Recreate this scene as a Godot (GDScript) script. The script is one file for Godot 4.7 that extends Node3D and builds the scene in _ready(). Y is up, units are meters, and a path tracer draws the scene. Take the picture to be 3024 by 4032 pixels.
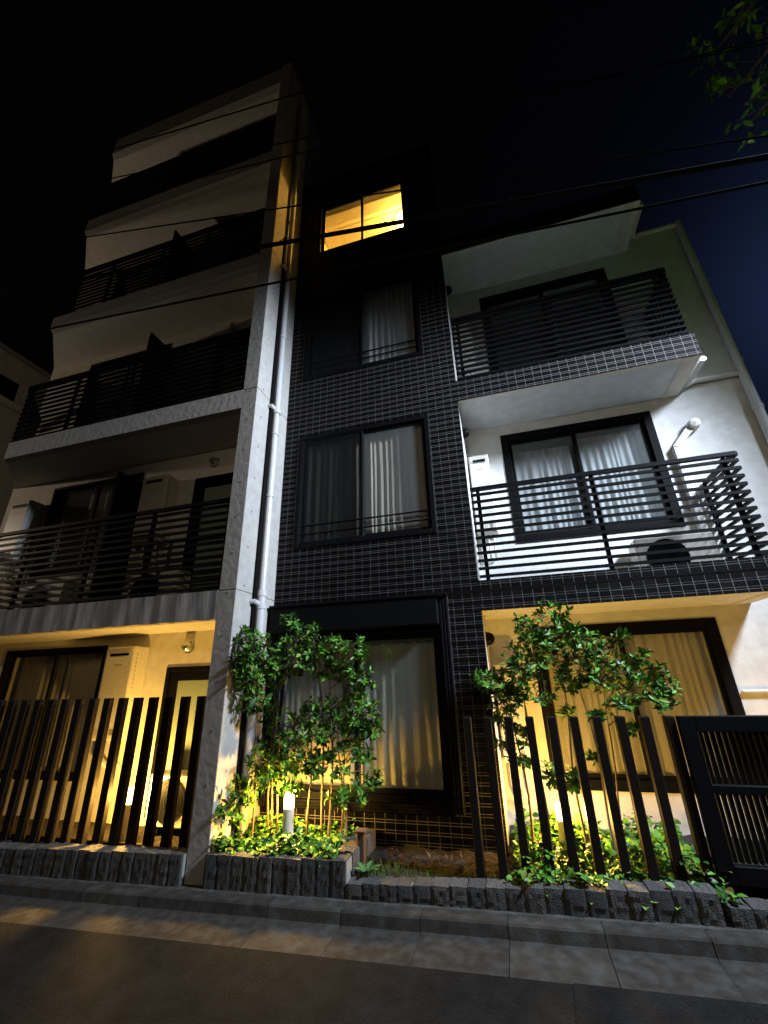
extends Node3D

# ------------------------------------------------------------------ helpers
var base_of := {}
var used := {}
var rng := RandomNumberGenerator.new()
var M := {}
const GROUPS := {"garden_light": "bollard lights in the garden beds", "water_heater": "water heaters on the balcony walls", "air_conditioner": "air conditioner units on the balconies", "curtain": "curtains behind the windows", "overhead_cable": "overhead cables across the street front", "granite_edging": "granite block edgings along the pavement", "shrub": "leafy garden shrubs", "drainpipe": "drainpipes on the building", "utility_pole": "utility poles along the street", "street_lamp": "street lamps"}

func numbered(n: String) -> String:
	if not used.has(n):
		used[n] = 0
		return n
	used[n] += 1
	return "%s_%03d" % [n, used[n]]

func thing(called: String, label: String, category: String, at: Vector3, group := "") -> Node3D:
	var o := Node3D.new()
	o.name = numbered(called)
	add_child(o)
	o.position = at
	base_of[o] = at
	o.set_meta("label", label)
	o.set_meta("category", category)
	if group == "": group = GROUPS.get(called, "")
	if group != "": o.set_meta("group", group)
	return o

# one mesh as a part; its vertices are world coordinates unless pos is given
func part(parent: Node3D, called: String, mesh: Mesh, m: Material, pos := Vector3.ZERO) -> MeshInstance3D:
	var o := MeshInstance3D.new()
	o.name = called
	o.mesh = mesh
	o.material_override = m
	parent.add_child(o, true)
	o.position = pos - base_of.get(parent, Vector3.ZERO)
	base_of[o] = pos
	return o

func solo(called: String, label: String, category: String, mesh: Mesh, m: Material, pos := Vector3.ZERO, group := "") -> MeshInstance3D:
	var o := MeshInstance3D.new()
	o.name = numbered(called)
	o.mesh = mesh
	o.material_override = m
	add_child(o, true)
	o.position = pos
	base_of[o] = pos
	o.set_meta("label", label)
	o.set_meta("category", category)
	if group == "": group = GROUPS.get(called, "")
	if group != "": o.set_meta("group", group)
	return o

func setting(called: String, mesh: Mesh, m: Material, pos := Vector3.ZERO) -> MeshInstance3D:
	var o := MeshInstance3D.new()
	o.name = numbered(called)
	o.mesh = mesh
	o.material_override = m
	add_child(o, true)
	o.position = pos
	base_of[o] = pos
	o.set_meta("kind", "structure")
	return o

func ns() -> SurfaceTool:
	var st := SurfaceTool.new()
	st.begin(Mesh.PRIMITIVE_TRIANGLES)
	return st

func tri(st: SurfaceTool, a: Vector3, b: Vector3, c: Vector3, n: Vector3):
	var g := (b - a).cross(c - a)
	if g.length_squared() < 1e-16: return
	var gn := g.normalized()
	var flip := gn.dot(n) > 0.0
	var nn := gn if flip else -gn
	st.set_normal(nn)
	st.add_vertex(a)
	st.set_normal(nn)
	st.add_vertex(c if flip else b)
	st.set_normal(nn)
	st.add_vertex(b if flip else c)

func quad(st: SurfaceTool, a: Vector3, b: Vector3, c: Vector3, d: Vector3, n: Vector3):
	tri(st, a, b, c, n)
	tri(st, a, c, d, n)

func box(st: SurfaceTool, a: Vector3, b: Vector3):
	var l := Vector3(minf(a.x, b.x), minf(a.y, b.y), minf(a.z, b.z))
	var h := Vector3(maxf(a.x, b.x), maxf(a.y, b.y), maxf(a.z, b.z))
	var p := func(i: int) -> Vector3: return Vector3(h.x if i & 1 else l.x, h.y if i & 2 else l.y, h.z if i & 4 else l.z)
	quad(st, p.call(0), p.call(2), p.call(6), p.call(4), Vector3.LEFT)
	quad(st, p.call(1), p.call(3), p.call(7), p.call(5), Vector3.RIGHT)
	quad(st, p.call(0), p.call(1), p.call(5), p.call(4), Vector3.DOWN)
	quad(st, p.call(2), p.call(3), p.call(7), p.call(6), Vector3.UP)
	quad(st, p.call(0), p.call(1), p.call(3), p.call(2), Vector3.FORWARD)
	quad(st, p.call(4), p.call(5), p.call(7), p.call(6), Vector3.BACK)

# bevelled box
func cbox(st: SurfaceTool, a: Vector3, b: Vector3, c: float):
	var l := Vector3(minf(a.x, b.x), minf(a.y, b.y), minf(a.z, b.z))
	var h := Vector3(maxf(a.x, b.x), maxf(a.y, b.y), maxf(a.z, b.z))
	var ctr := (l + h) * 0.5
	var e := (h - l) * 0.5
	c = minf(c, minf(e.x, minf(e.y, e.z)) * 0.8)
	var v := func(s: Vector3, ax: int) -> Vector3:
		var q := Vector3(s.x * e.x, s.y * e.y, s.z * e.z)
		for i in 3:
			if i != ax: q[i] -= s[i] * c
		return ctr + q
	for ax in 3:
		var u := (ax + 1) % 3
		var w := (ax + 2) % 3
		for sg in [-1.0, 1.0]:
			var pts := []
			for k in [[-1.0, -1.0], [1.0, -1.0], [1.0, 1.0], [-1.0, 1.0]]:
				var s := Vector3.ZERO
				s[ax] = sg
				s[u] = k[0]
				s[w] = k[1]
				pts.append(v.call(s, ax))
			var n := Vector3.ZERO
			n[ax] = sg
			quad(st, pts[0], pts[1], pts[2], pts[3], n)
		for su in [-1.0, 1.0]:
			for sw in [-1.0, 1.0]:
				var s0 := Vector3.ZERO
				s0[ax] = -1.0
				s0[u] = su
				s0[w] = sw
				var s1 := s0
				s1[ax] = 1.0
				var n2 := Vector3.ZERO
				n2[u] = su
				n2[w] = sw
				quad(st, v.call(s0, u), v.call(s1, u), v.call(s1, w), v.call(s0, w), n2)
	for sx in [-1.0, 1.0]:
		for sy in [-1.0, 1.0]:
			for sz in [-1.0, 1.0]:
				var s := Vector3(sx, sy, sz)
				tri(st, v.call(s, 0), v.call(s, 1), v.call(s, 2), s)

func boxm(a: Vector3, b: Vector3, c := 0.0) -> Mesh:
	var st := ns()
	if c > 0.0: cbox(st, a, b, c)
	else: box(st, a, b)
	return st.commit()

# a tube along points
func tube(st: SurfaceTool, pts: Array, r: float, sides := 10, r_end := -1.0):
	var rings := []
	var n := pts.size()
	for i in n:
		var d: Vector3 = (pts[mini(i + 1, n - 1)] - pts[maxi(i - 1, 0)]).normalized()
		var up := Vector3.UP if absf(d.y) < 0.9 else Vector3.RIGHT
		var x := d.cross(up).normalized()
		var y := d.cross(x).normalized()
		var rr := r if r_end < 0.0 else lerpf(r, r_end, float(i) / maxf(1, n - 1))
		var ring := []
		for k in sides:
			var a := TAU * k / sides
			ring.append(pts[i] + (x * cos(a) + y * sin(a)) * rr)
		rings.append(ring)
	for i in n - 1:
		for k in sides:
			var k2 := (k + 1) % sides
			var m1: Vector3 = (rings[i][k] + rings[i + 1][k2]) * 0.5 - (pts[i] + pts[i + 1]) * 0.5
			quad(st, rings[i][k], rings[i][k2], rings[i + 1][k2], rings[i + 1][k], m1)
	for k in sides:
		tri(st, pts[0], rings[0][k], rings[0][(k + 1) % sides], pts[0] - pts[1])
		tri(st, pts[n - 1], rings[n - 1][k], rings[n - 1][(k + 1) % sides], pts[n - 1] - pts[n - 2])

# lathe about the y axis: profile of Vector2(radius, height)
func lathe(st: SurfaceTool, c: Vector3, prof: Array, basis := Basis.IDENTITY, sides := 20):
	for i in prof.size() - 1:
		for k in sides:
			var a0 := TAU * k / sides
			var a1 := TAU * (k + 1) / sides
			var p := func(q: Vector2, a: float) -> Vector3: return c + basis * Vector3(q.x * cos(a), q.y, q.x * sin(a))
			var am := (a0 + a1) * 0.5
			var dq: Vector2 = prof[i + 1] - prof[i]
			var nn := basis * Vector3(cos(am) * dq.y, -dq.x, sin(am) * dq.y)
			quad(st, p.call(prof[i], a0), p.call(prof[i], a1), p.call(prof[i + 1], a1), p.call(prof[i + 1], a0), nn)

# prism: polygon in the xz plane between two heights
func prism(st: SurfaceTool, poly: Array, y0: float, y1: float):
	var c := Vector2.ZERO
	for q in poly: c += q
	c /= poly.size()
	var idx := Geometry2D.triangulate_polygon(PackedVector2Array(poly))
	for k in range(0, idx.size(), 3):
		var a: Vector2 = poly[idx[k]]
		var b: Vector2 = poly[idx[k + 1]]
		var d: Vector2 = poly[idx[k + 2]]
		tri(st, Vector3(a.x, y1, a.y), Vector3(b.x, y1, b.y), Vector3(d.x, y1, d.y), Vector3.UP)
		tri(st, Vector3(a.x, y0, a.y), Vector3(b.x, y0, b.y), Vector3(d.x, y0, d.y), Vector3.DOWN)
	for i in poly.size():
		var a: Vector2 = poly[i]
		var b: Vector2 = poly[(i + 1) % poly.size()]
		var m := (a + b) * 0.5 - c
		quad(st, Vector3(a.x, y0, a.y), Vector3(b.x, y0, b.y), Vector3(b.x, y1, b.y), Vector3(a.x, y1, a.y), Vector3(m.x, 0, m.y))

# wall in an xy plane, front at z1, back at z0, with rectangular openings [x0,x1,y0,y1]
func wall(st: SurfaceTool, x0: float, x1: float, y0: float, y1: float, z0: float, z1: float, holes: Array):
	var xs := [x0, x1]
	var ys := [y0, y1]
	for h in holes:
		xs.append_array([clampf(h[0], x0, x1), clampf(h[1], x0, x1)])
		ys.append_array([clampf(h[2], y0, y1), clampf(h[3], y0, y1)])
	xs.sort()
	ys.sort()
	for i in xs.size() - 1:
		for j in ys.size() - 1:
			var a: float = xs[i]
			var b: float = xs[i + 1]
			var c: float = ys[j]
			var d: float = ys[j + 1]
			if b - a < 1e-5 or d - c < 1e-5: continue
			var mid := Vector2((a + b) / 2, (c + d) / 2)
			var inside := false
			for h in holes:
				if mid.x > h[0] and mid.x < h[1] and mid.y > h[2] and mid.y < h[3]: inside = true
			if inside: continue
			quad(st, Vector3(a, c, z1), Vector3(b, c, z1), Vector3(b, d, z1), Vector3(a, d, z1), Vector3.BACK)
			quad(st, Vector3(a, c, z0), Vector3(b, c, z0), Vector3(b, d, z0), Vector3(a, d, z0), Vector3.FORWARD)
	for h in holes:
		quad(st, Vector3(h[0], h[2], z0), Vector3(h[0], h[2], z1), Vector3(h[0], h[3], z1), Vector3(h[0], h[3], z0), Vector3.RIGHT)
		quad(st, Vector3(h[1], h[2], z0), Vector3(h[1], h[2], z1), Vector3(h[1], h[3], z1), Vector3(h[1], h[3], z0), Vector3.LEFT)
		quad(st, Vector3(h[0], h[2], z0), Vector3(h[1], h[2], z0), Vector3(h[1], h[2], z1), Vector3(h[0], h[2], z1), Vector3.UP)
		quad(st, Vector3(h[0], h[3], z0), Vector3(h[1], h[3], z0), Vector3(h[1], h[3], z1), Vector3(h[0], h[3], z1), Vector3.DOWN)
	quad(st, Vector3(x0, y0, z0), Vector3(x0, y0, z1), Vector3(x0, y1, z1), Vector3(x0, y1, z0), Vector3.LEFT)
	quad(st, Vector3(x1, y0, z0), Vector3(x1, y0, z1), Vector3(x1, y1, z1), Vector3(x1, y1, z0), Vector3.RIGHT)
	quad(st, Vector3(x0, y1, z0), Vector3(x1, y1, z0), Vector3(x1, y1, z1), Vector3(x0, y1, z1), Vector3.UP)
	quad(st, Vector3(x0, y0, z0), Vector3(x1, y0, z0), Vector3(x1, y0, z1), Vector3(x0, y0, z1), Vector3.DOWN)

func noise_tex(freq: float, lo: float, hi: float, sd: int, normal := 0.0, size := 512, gain := 1.0, tint := Color(1, 1, 1)) -> ImageTexture:
	var n := FastNoiseLite.new()
	n.seed = sd
	n.frequency = freq
	n.fractal_octaves = 5
	var im := n.get_seamless_image(size, size)
	im.convert(Image.FORMAT_RGBA8)
	if normal > 0.0:
		im.bump_map_to_normal_map(normal)
		return ImageTexture.create_from_image(im)
	var out := Image.create(size, size, false, Image.FORMAT_RGB8)
	for y in size:
		for x in size:
			var v := clampf((im.get_pixel(x, y).r - 0.5) * gain + 0.5, 0.0, 1.0)
			var g := lerpf(lo, hi, v)
			out.set_pixel(x, y, Color(lerpf(g, g * tint.r, 1.0 - v), lerpf(g, g * tint.g, 1.0 - v), lerpf(g, g * tint.b, 1.0 - v)))
	return ImageTexture.create_from_image(out)

# lin: real-world linear base colour
func mat(lin: Color, rough: float, metal := 0.0, tex: Texture2D = null, scale := Vector3.ONE, nrm: Texture2D = null, nscale := 1.0) -> StandardMaterial3D:
	var m := StandardMaterial3D.new()
	m.albedo_color = lin.linear_to_srgb()
	m.roughness = rough
	m.metallic = metal
	if tex != null or nrm != null:
		m.uv1_triplanar = true
		m.uv1_world_triplanar = true
		m.uv1_scale = scale
	if tex != null: m.albedo_texture = tex
	if nrm != null:
		m.normal_enabled = true
		m.normal_texture = nrm
		m.normal_scale = nscale
	return m

# road surface: binder, light aggregate chips of several sizes, broad worn patches
func asphalt_tex(sd: int) -> ImageTexture:
	var size := 1024
	var r := RandomNumberGenerator.new()
	r.seed = sd
	var big := FastNoiseLite.new()
	big.seed = sd
	big.frequency = 0.006
	var bi := big.get_seamless_image(size, size)
	var im := Image.create(size, size, false, Image.FORMAT_RGB8)
	for y in size:
		for x in size:
			var g := 0.50 + 0.22 * bi.get_pixel(x, y).r + r.randf_range(-0.10, 0.10)
			im.set_pixel(x, y, Color(g, g, g))
	for i in 9000:
		var c := r.randf_range(0.55, 1.0) if r.randf() < 0.6 else r.randf_range(0.15, 0.4)
		var w := r.randi_range(1, 5)
		im.fill_rect(Rect2i(r.randi() % size, r.randi() % size, w, r.randi_range(1, 5)), Color(c, c * 0.98, c * 0.95))
	return ImageTexture.create_from_image(im)

func gy(x: float) -> float: return 0.026 * (x + 2.84)   # the street climbs to the right

# ------------------------------------------------------------------ scene
func _ready():
	rng.seed = 7
	sky_camera_light()
	materials()
	ground()
	building()
	tiles()
	neighbour()
	granite_walls()
	fences()
	garden_lights()
	curtains()
	equipment()
	plants()
	street()

const CAM := Vector3(0, 1.64, 0)
const ZL := -4.0     # front of the concrete block
const ZB := -4.85    # back wall of its balconies
const ZT := -4.82    # tile plane
const ZR := -5.65    # back wall of the right-hand balconies
const XW := -2.84    # side wall of the concrete block
const XC := -0.245   # right edge of the tiled column
const XE := 2.66     # right end of the right-hand balconies

func sky_camera_light():
	var cam := Camera3D.new()
	cam.name = "camera"
	add_child(cam)
	cam.position = CAM
	cam.rotation_degrees = Vector3(21.92, 15.45, -1.70)
	cam.fov = 101.75
	cam.far = 600.0
	cam.near = 0.05
	cam.current = true
	var we := WorldEnvironment.new()
	var env := Environment.new()
	env.background_mode = Environment.BG_SKY
	env.tonemap_mode = Environment.TONE_MAPPER_LINEAR
	env.tonemap_exposure = 1.0
	env.sdfgi_enabled = true
	env.ssao_enabled = true
	env.ssil_enabled = true
	# night sky: black overhead, a broad blue city glow low beyond the right end of the street
	var w := 256
	var h := 128
	var im := Image.create(w, h, false, Image.FORMAT_RGBF)
	var g := Vector3(0.58, 0.53, -0.62).normalized()
	for y in h:
		for x in w:
			var th := PI * (y + 0.5) / h
			var ph := TAU * (x + 0.5) / w
			var dir := Vector3(sin(th) * sin(ph), cos(th), -sin(th) * cos(ph))
			var k := maxf(0.0, dir.dot(g))
			var glow := pow(k, 60.0) * 1.0 + pow(k, 12.0) * 0.10
			var c := Color(0.0006, 0.0006, 0.0008)
			c.r += glow * 0.010
			c.g += glow * 0.018
			c.b += glow * 0.052
			im.set_pixel(x, y, c)
	var pm := PanoramaSkyMaterial.new()
	pm.panorama = ImageTexture.create_from_image(im)
	var sk := Sky.new()
	sk.sky_material = pm
	env.sky = sk
	env.background_energy_multiplier = 1.0
	we.environment = env
	add_child(we)

func materials():
	var grain := noise_tex(0.05, 0.0, 1.0, 11, 4.0)
	var fine := noise_tex(0.12, 0.0, 1.0, 12, 8.0)
	var blot := noise_tex(0.03, 0.93, 1.0, 13, 0.0, 512, 1.2, Color(0.99, 0.98, 0.965))
	var stain := noise_tex(0.016, 0.80, 1.0, 17, 0.0, 512, 1.6, Color(0.97, 0.93, 0.88))
	var salt := noise_tex(0.09, 0.6, 1.0, 18, 0.0, 512, 1.6)
	var speck := noise_tex(0.25, 0.35, 1.0, 14, 0.0, 512, 1.8)
	var streak := noise_tex(0.02, 0.66, 1.0, 15, 0.0, 512, 2.2)
	M.concrete = mat(Color(0.40, 0.385, 0.36), 0.8, 0, blot, Vector3(0.35, 0.35, 0.35), grain, 0.12)
	M.concrete_stained = mat(Color(0.40, 0.385, 0.36), 0.8, 0, streak, Vector3(0.5, 0.07, 0.5), grain, 0.1)
	M.paint = mat(Color(0.62, 0.60, 0.56), 0.7, 0, blot, Vector3(0.3, 0.3, 0.3), grain, 0.08)
	M.paint2 = mat(Color(0.66, 0.66, 0.64), 0.7, 0, blot, Vector3(0.3, 0.3, 0.3), grain, 0.08)
	M.grout = mat(Color(0.11, 0.105, 0.098), 0.9, 0, blot, Vector3(0.9, 0.9, 0.9))
	M.tile0 = mat(Color(0.010, 0.010, 0.012), 0.5, 0, speck, Vector3(3, 3, 3), fine, 0.08)
	M.tile1 = mat(Color(0.014, 0.013, 0.014), 0.55, 0, speck, Vector3(3.3, 3.3, 3.3), fine, 0.08)
	M.tile2 = mat(Color(0.008, 0.0085, 0.010), 0.46, 0, speck, Vector3(2.6, 2.6, 2.6), fine, 0.08)
	M.tilev = mat(Color(1, 1, 1), 0.50, 0, speck, Vector3(3, 3, 3), fine, 0.08)
	M.tilev.vertex_color_use_as_albedo = true
	M.black = mat(Color(0.006, 0.006, 0.0065), 0.45, 0.0)
	M.slat = mat(Color(0.034, 0.027, 0.021), 0.5, 0.0, speck, Vector3(6, 0.5, 6))
	M.rail = mat(Color(0.007, 0.007, 0.008), 0.42, 0.0)
	for k in ["tile0", "tile1", "tile2", "tilev", "black", "rail", "slat"]: M[k].metallic_specular = 0.14
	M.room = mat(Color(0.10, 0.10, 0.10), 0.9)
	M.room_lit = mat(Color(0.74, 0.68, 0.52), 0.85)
	M.glass = StandardMaterial3D.new()
	M.glass.albedo_color = Color(0.9, 0.95, 0.95, 0.04)
	M.glass.transparency = BaseMaterial3D.TRANSPARENCY_ALPHA
	M.glass.roughness = 0.02
	M.screen = StandardMaterial3D.new()
	M.screen.albedo_color = Color(0.12, 0.12, 0.12, 0.5)
	M.screen.transparency = BaseMaterial3D.TRANSPARENCY_ALPHA
	M.screen.roughness = 0.1
	M.screen.metallic_specular = 0.05
	M.frosted = StandardMaterial3D.new()
	M.frosted.albedo_color = Color(0.6, 0.66, 0.62, 0.6)
	M.frosted.transparency = BaseMaterial3D.TRANSPARENCY_ALPHA
	M.frosted.roughness = 0.35
	M.curtain = mat(Color(0.80, 0.73, 0.58), 0.95, 0, speck, Vector3(9, 9, 9))
	M.curtain.backlight = Color(0.12, 0.11, 0.09)
	M.sheer = mat(Color(0.60, 0.62, 0.62), 0.95, 0, speck, Vector3(9, 9, 9))
	M.sheer.backlight = Color(0.12, 0.12, 0.12)
	M.pipe = mat(Color(0.55, 0.55, 0.56), 0.32, 0.0, blot, Vector3(2, 2, 2))
	M.steel = mat(Color(0.5, 0.5, 0.5), 0.3, 0.9)
	M.heater = mat(Color(0.62, 0.60, 0.54), 0.4, 0, blot, Vector3(1.4, 1.4, 1.4))
	M.print = mat(Color(0.2, 0.19, 0.17), 0.6)
	M.granite = mat(Color(0.085, 0.083, 0.080), 0.9, 0, salt, Vector3(1.5, 1.5, 1.5), fine, 0.5)
	M.granite1 = mat(Color(0.11, 0.106, 0.10), 0.9, 0, salt, Vector3(1.3, 1.3, 1.3), fine, 0.5)
	M.granite2 = mat(Color(0.07, 0.07, 0.069), 0.9, 0, salt, Vector3(1.7, 1.7, 1.7), fine, 0.5)
	M.mortar = mat(Color(0.20, 0.195, 0.18), 0.95)
	M.kerb = mat(Color(0.052, 0.050, 0.047), 0.92, 0, stain, Vector3(0.9, 0.9, 0.9), fine, 0.1)
	M.kerb1 = mat(Color(0.062, 0.060, 0.055), 0.92, 0, stain, Vector3(0.7, 0.7, 0.7), fine, 0.1)
	M.pavement = mat(Color(0.08, 0.078, 0.074), 0.92, 0, stain, Vector3(0.8, 0.8, 0.8), fine, 0.3)
	var asp := asphalt_tex(61)
	M.asphalt = mat(Color(0.033, 0.0325, 0.032), 0.97, 0, asp, Vector3(0.7, 0.7, 0.7), fine, 0.12)
	M.asphalt2 = mat(Color(0.033, 0.032, 0.031), 0.97, 0, asp, Vector3(0.62, 0.62, 0.62), fine, 0.12)
	for k in ["asphalt", "asphalt2", "kerb", "kerb1", "pavement"]: M[k].metallic_specular = 0.2
	M.soil = mat(Color(0.05, 0.035, 0.022), 0.98, 0, speck, Vector3(4, 4, 4), fine, 1.5)
	M.bark = mat(Color(0.32, 0.24, 0.15), 0.9, 0, speck, Vector3(8, 2, 8), fine, 0.8)
	M.wood = mat(Color(0.20, 0.12, 0.06), 0.85, 0, speck, Vector3(8, 1.5, 8))
	M.cable = mat(Color(0.006, 0.006, 0.006), 0.9)
	M.cable.metallic_specular = 0.1
	M.leaf = StandardMaterial3D.new()
	M.leaf.vertex_color_use_as_albedo = true
	M.leaf.roughness = 0.45
	M.leaf.metallic_specular = 0.35
	M.leaf.backlight = Color(0.3, 0.34, 0.1)
	M.leaf.cull_mode = BaseMaterial3D.CULL_DISABLED
	M.bulb = StandardMaterial3D.new()
	M.bulb.albedo_color = Color(1, 0.95, 0.85)
	M.bulb.emission_enabled = true
	M.bulb.emission = Color(1.0, 0.84, 0.5)
	M.bulb.emission_energy_multiplier = 9.0
	M.led = StandardMaterial3D.new()
	M.led.emission_enabled = true
	M.led.emission = Color(0.88, 0.93, 1.0)
	M.led.emission_energy_multiplier = 1.2
	M.roomlamp = StandardMaterial3D.new()
	M.roomlamp.emission_enabled = true
	M.roomlamp.emission = Color(1.0, 0.78, 0.4)
	M.roomlamp.emission_energy_multiplier = 3.0

# ------------------------------------------------------------------ ground
func sloped(x0: float, x1: float, z0: float, z1: float, dy: float) -> Mesh:
	var st := ns()
	var n := 24
	for i in n:
		var a := lerpf(x0, x1, float(i) / n)
		var b := lerpf(x0, x1, float(i + 1) / n)
		quad(st, Vector3(a, gy(a) + dy, z0), Vector3(b, gy(b) + dy, z0), Vector3(b, gy(b) + dy, z1), Vector3(a, gy(a) + dy, z1), Vector3.UP)
	return st.commit()

func ground():
	setting("ground", sloped(-200, 200, -200, 200, -0.30), M.soil)
	setting("road", sloped(-60, 60, -3.39, 9.0, -0.087), M.asphalt)
	var st := ns()
	var p := [Vector2(0.11, -3.392), Vector2(60, -3.392), Vector2(60, 9), Vector2(-0.35, 9), Vector2(0.03, -2.4)]
	var idx := Geometry2D.triangulate_polygon(PackedVector2Array(p))
	for k in range(0, idx.size(), 3):
		var q := []
		for j in 3:
			var e: Vector2 = p[idx[k + j]]
			q.append(Vector3(e.x, gy(e.x) - 0.082, e.y))
		tri(st, q[0], q[1], q[2], Vector3.UP)
	setting("road_patch", st.commit(), M.asphalt2)
	setting("pavement", sloped(-40, 40, -4.1, -3.90, 0.0), M.pavement)
	# L-shaped kerb and gutter blocks
	var kerb := Node3D.new()
	kerb.name = "kerb"
	kerb.set_meta("kind", "structure")
	add_child(kerb)
	var prof := [Vector2(-3.905, 0.0), Vector2(-3.785, 0.0), Vector2(-3.772, -0.012), Vector2(-3.755, -0.078), Vector2(-3.735, -0.088), Vector2(-3.392, -0.090), Vector2(-3.388, -0.094), Vector2(-3.388, -0.25), Vector2(-3.905, -0.25)]
	for v in 2:
		var s2 := ns()
		var L := 0.606
		var fx := FastNoiseLite.new()
		fx.seed = 40 + v
		fx.frequency = 4.0
		for i in prof.size():
			var a: Vector2 = prof[i]
			var b: Vector2 = prof[(i + 1) % prof.size()]
			var out := Vector3(0, -(b.x - a.x), b.y - a.y) * -1.0
			for k in 6:
				var xa := L * k / 6.0
				var xb := L * (k + 1) / 6.0
				var w := func(q: Vector2, x: float) -> Vector3: return Vector3(x, q.x * 0.0 + q.y + 0.002 * fx.get_noise_2d(x, q.x), q.x + 0.003 * fx.get_noise_2d(x + 9.0, q.x))
				quad(s2, w.call(a, xa), w.call(b, xa), w.call(b, xb), w.call(a, xb), out)
		for e in [0.0, L]:
			for i in range(1, prof.size() - 1):
				tri(s2, Vector3(e, prof[8].y, prof[8].x), Vector3(e, prof[i - 1].y, prof[i - 1].x), Vector3(e, prof[i].y, prof[i].x), Vector3.LEFT if e == 0.0 else Vector3.RIGHT)
		M["kerbmesh%d" % v] = s2.commit()
	for i in range(-22, 20):
		var x := -0.25 + 0.61 * i
		var o := part(kerb, "kerb_stone", M["kerbmesh%d" % (absi(i) % 2)], M.kerb if (i * 7) % 3 != 0 else M.kerb1, Vector3(x, gy(x) + rng.randf_range(-0.002, 0.002), rng.randf_range(-0.003, 0.003)))
		o.rotation.z = atan(0.026)

# ------------------------------------------------------------------ building
var bld: Node3D

func ring(st: SurfaceTool, x0: float, x1: float, y0: float, y1: float, w: float, z0: float, z1: float):
	cbox(st, Vector3(x0, y0, z0), Vector3(x0 + w, y1, z1), 0.004)
	cbox(st, Vector3(x1 - w, y0, z0), Vector3(x1, y1, z1), 0.004)
	cbox(st, Vector3(x0 + w, y0, z0), Vector3(x1 - w, y0 + w, z1), 0.004)
	cbox(st, Vector3(x0 + w, y1 - w, z0), Vector3(x1 - w, y1, z1), 0.004)

# two-sash sliding window set in an opening whose wall face is at z
func window(x0: float, x1: float, y0: float, y1: float, z: float, m: Material = null, sashes := 2, bar := 0.05, screen := false):
	var st := ns()
	ring(st, x0, x1, y0, y1, bar, z - 0.10, z + 0.012)
	var w := part(bld, "window", st.commit(), M.black)
	var ix0 := x0 + bar
	var ix1 := x1 - bar
	var iy0 := y0 + bar
	var iy1 := y1 - bar
	var n := sashes
	for k in n:
		var a := lerpf(ix0, ix1, float(k) / n) - (0.02 if k > 0 else 0.0)
		var b := lerpf(ix0, ix1, float(k + 1) / n) + (0.02 if k < n - 1 else 0.0)
		var zz := z - 0.075 if k % 2 == 0 else z - 0.04
		var s := ns()
		ring(s, a + 0.001, b - 0.001, iy0 + 0.001, iy1 - 0.001, 0.045, zz - 0.014, zz + 0.014)
		part(w, "sash", s.commit(), M.black)
		part(w, "pane", boxm(Vector3(a + 0.043, iy0 + 0.043, zz - 0.003), Vector3(b - 0.043, iy1 - 0.043, zz + 0.003)), m if m else M.glass)
	if screen:
		var mx := lerpf(ix0, ix1, 0.5)
		var f := ns()
		ring(f, ix0 + 0.001, mx + 0.02, iy0 + 0.001, iy1 - 0.001, 0.022, z - 0.012, z + 0.004)
		part(w, "screen_frame", f.commit(), M.black)
		part(w, "fly_screen", boxm(Vector3(ix0 + 0.02, iy0 + 0.02, z - 0.005), Vector3(mx, iy1 - 0.02, z - 0.004)), M.screen)
	return w

# railing of horizontal slats on a run of plan points; slats are sub-parts
func railing(run: Array, y0: float, y1: float, posts: Array):
	var st := ns()
	for i in run.size() - 1:
		bar(st, run[i], run[i + 1], y1 - 0.03, y1 + 0.015, 0.05)
	for q in posts:
		cbox(st, Vector3(q.x - 0.022, y0 - 0.02, q.y - 0.045), Vector3(q.x + 0.022, y1 - 0.03, q.y - 0.001), 0.004)
	var r := part(bld, "balcony_railing", st.commit(), M.rail)
	var n := 12
	for k in n:
		var y := lerpf(y0 + 0.02, y1 - 0.10, float(k) / (n - 1))
		for i in run.size() - 1:
			var s := ns()
			bar(s, run[i], run[i + 1], y, y + 0.032, 0.028)
			part(r, "slat", s.commit(), M.rail)

func bar(st: SurfaceTool, a: Vector2, b: Vector2, y0: float, y1: float, d: float):
	var u := (b - a).normalized()
	var n := Vector2(-u.y, u.x) * d * 0.5
	prism(st, [a + n, b + n, b - n, a - n], y0, y1)

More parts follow.
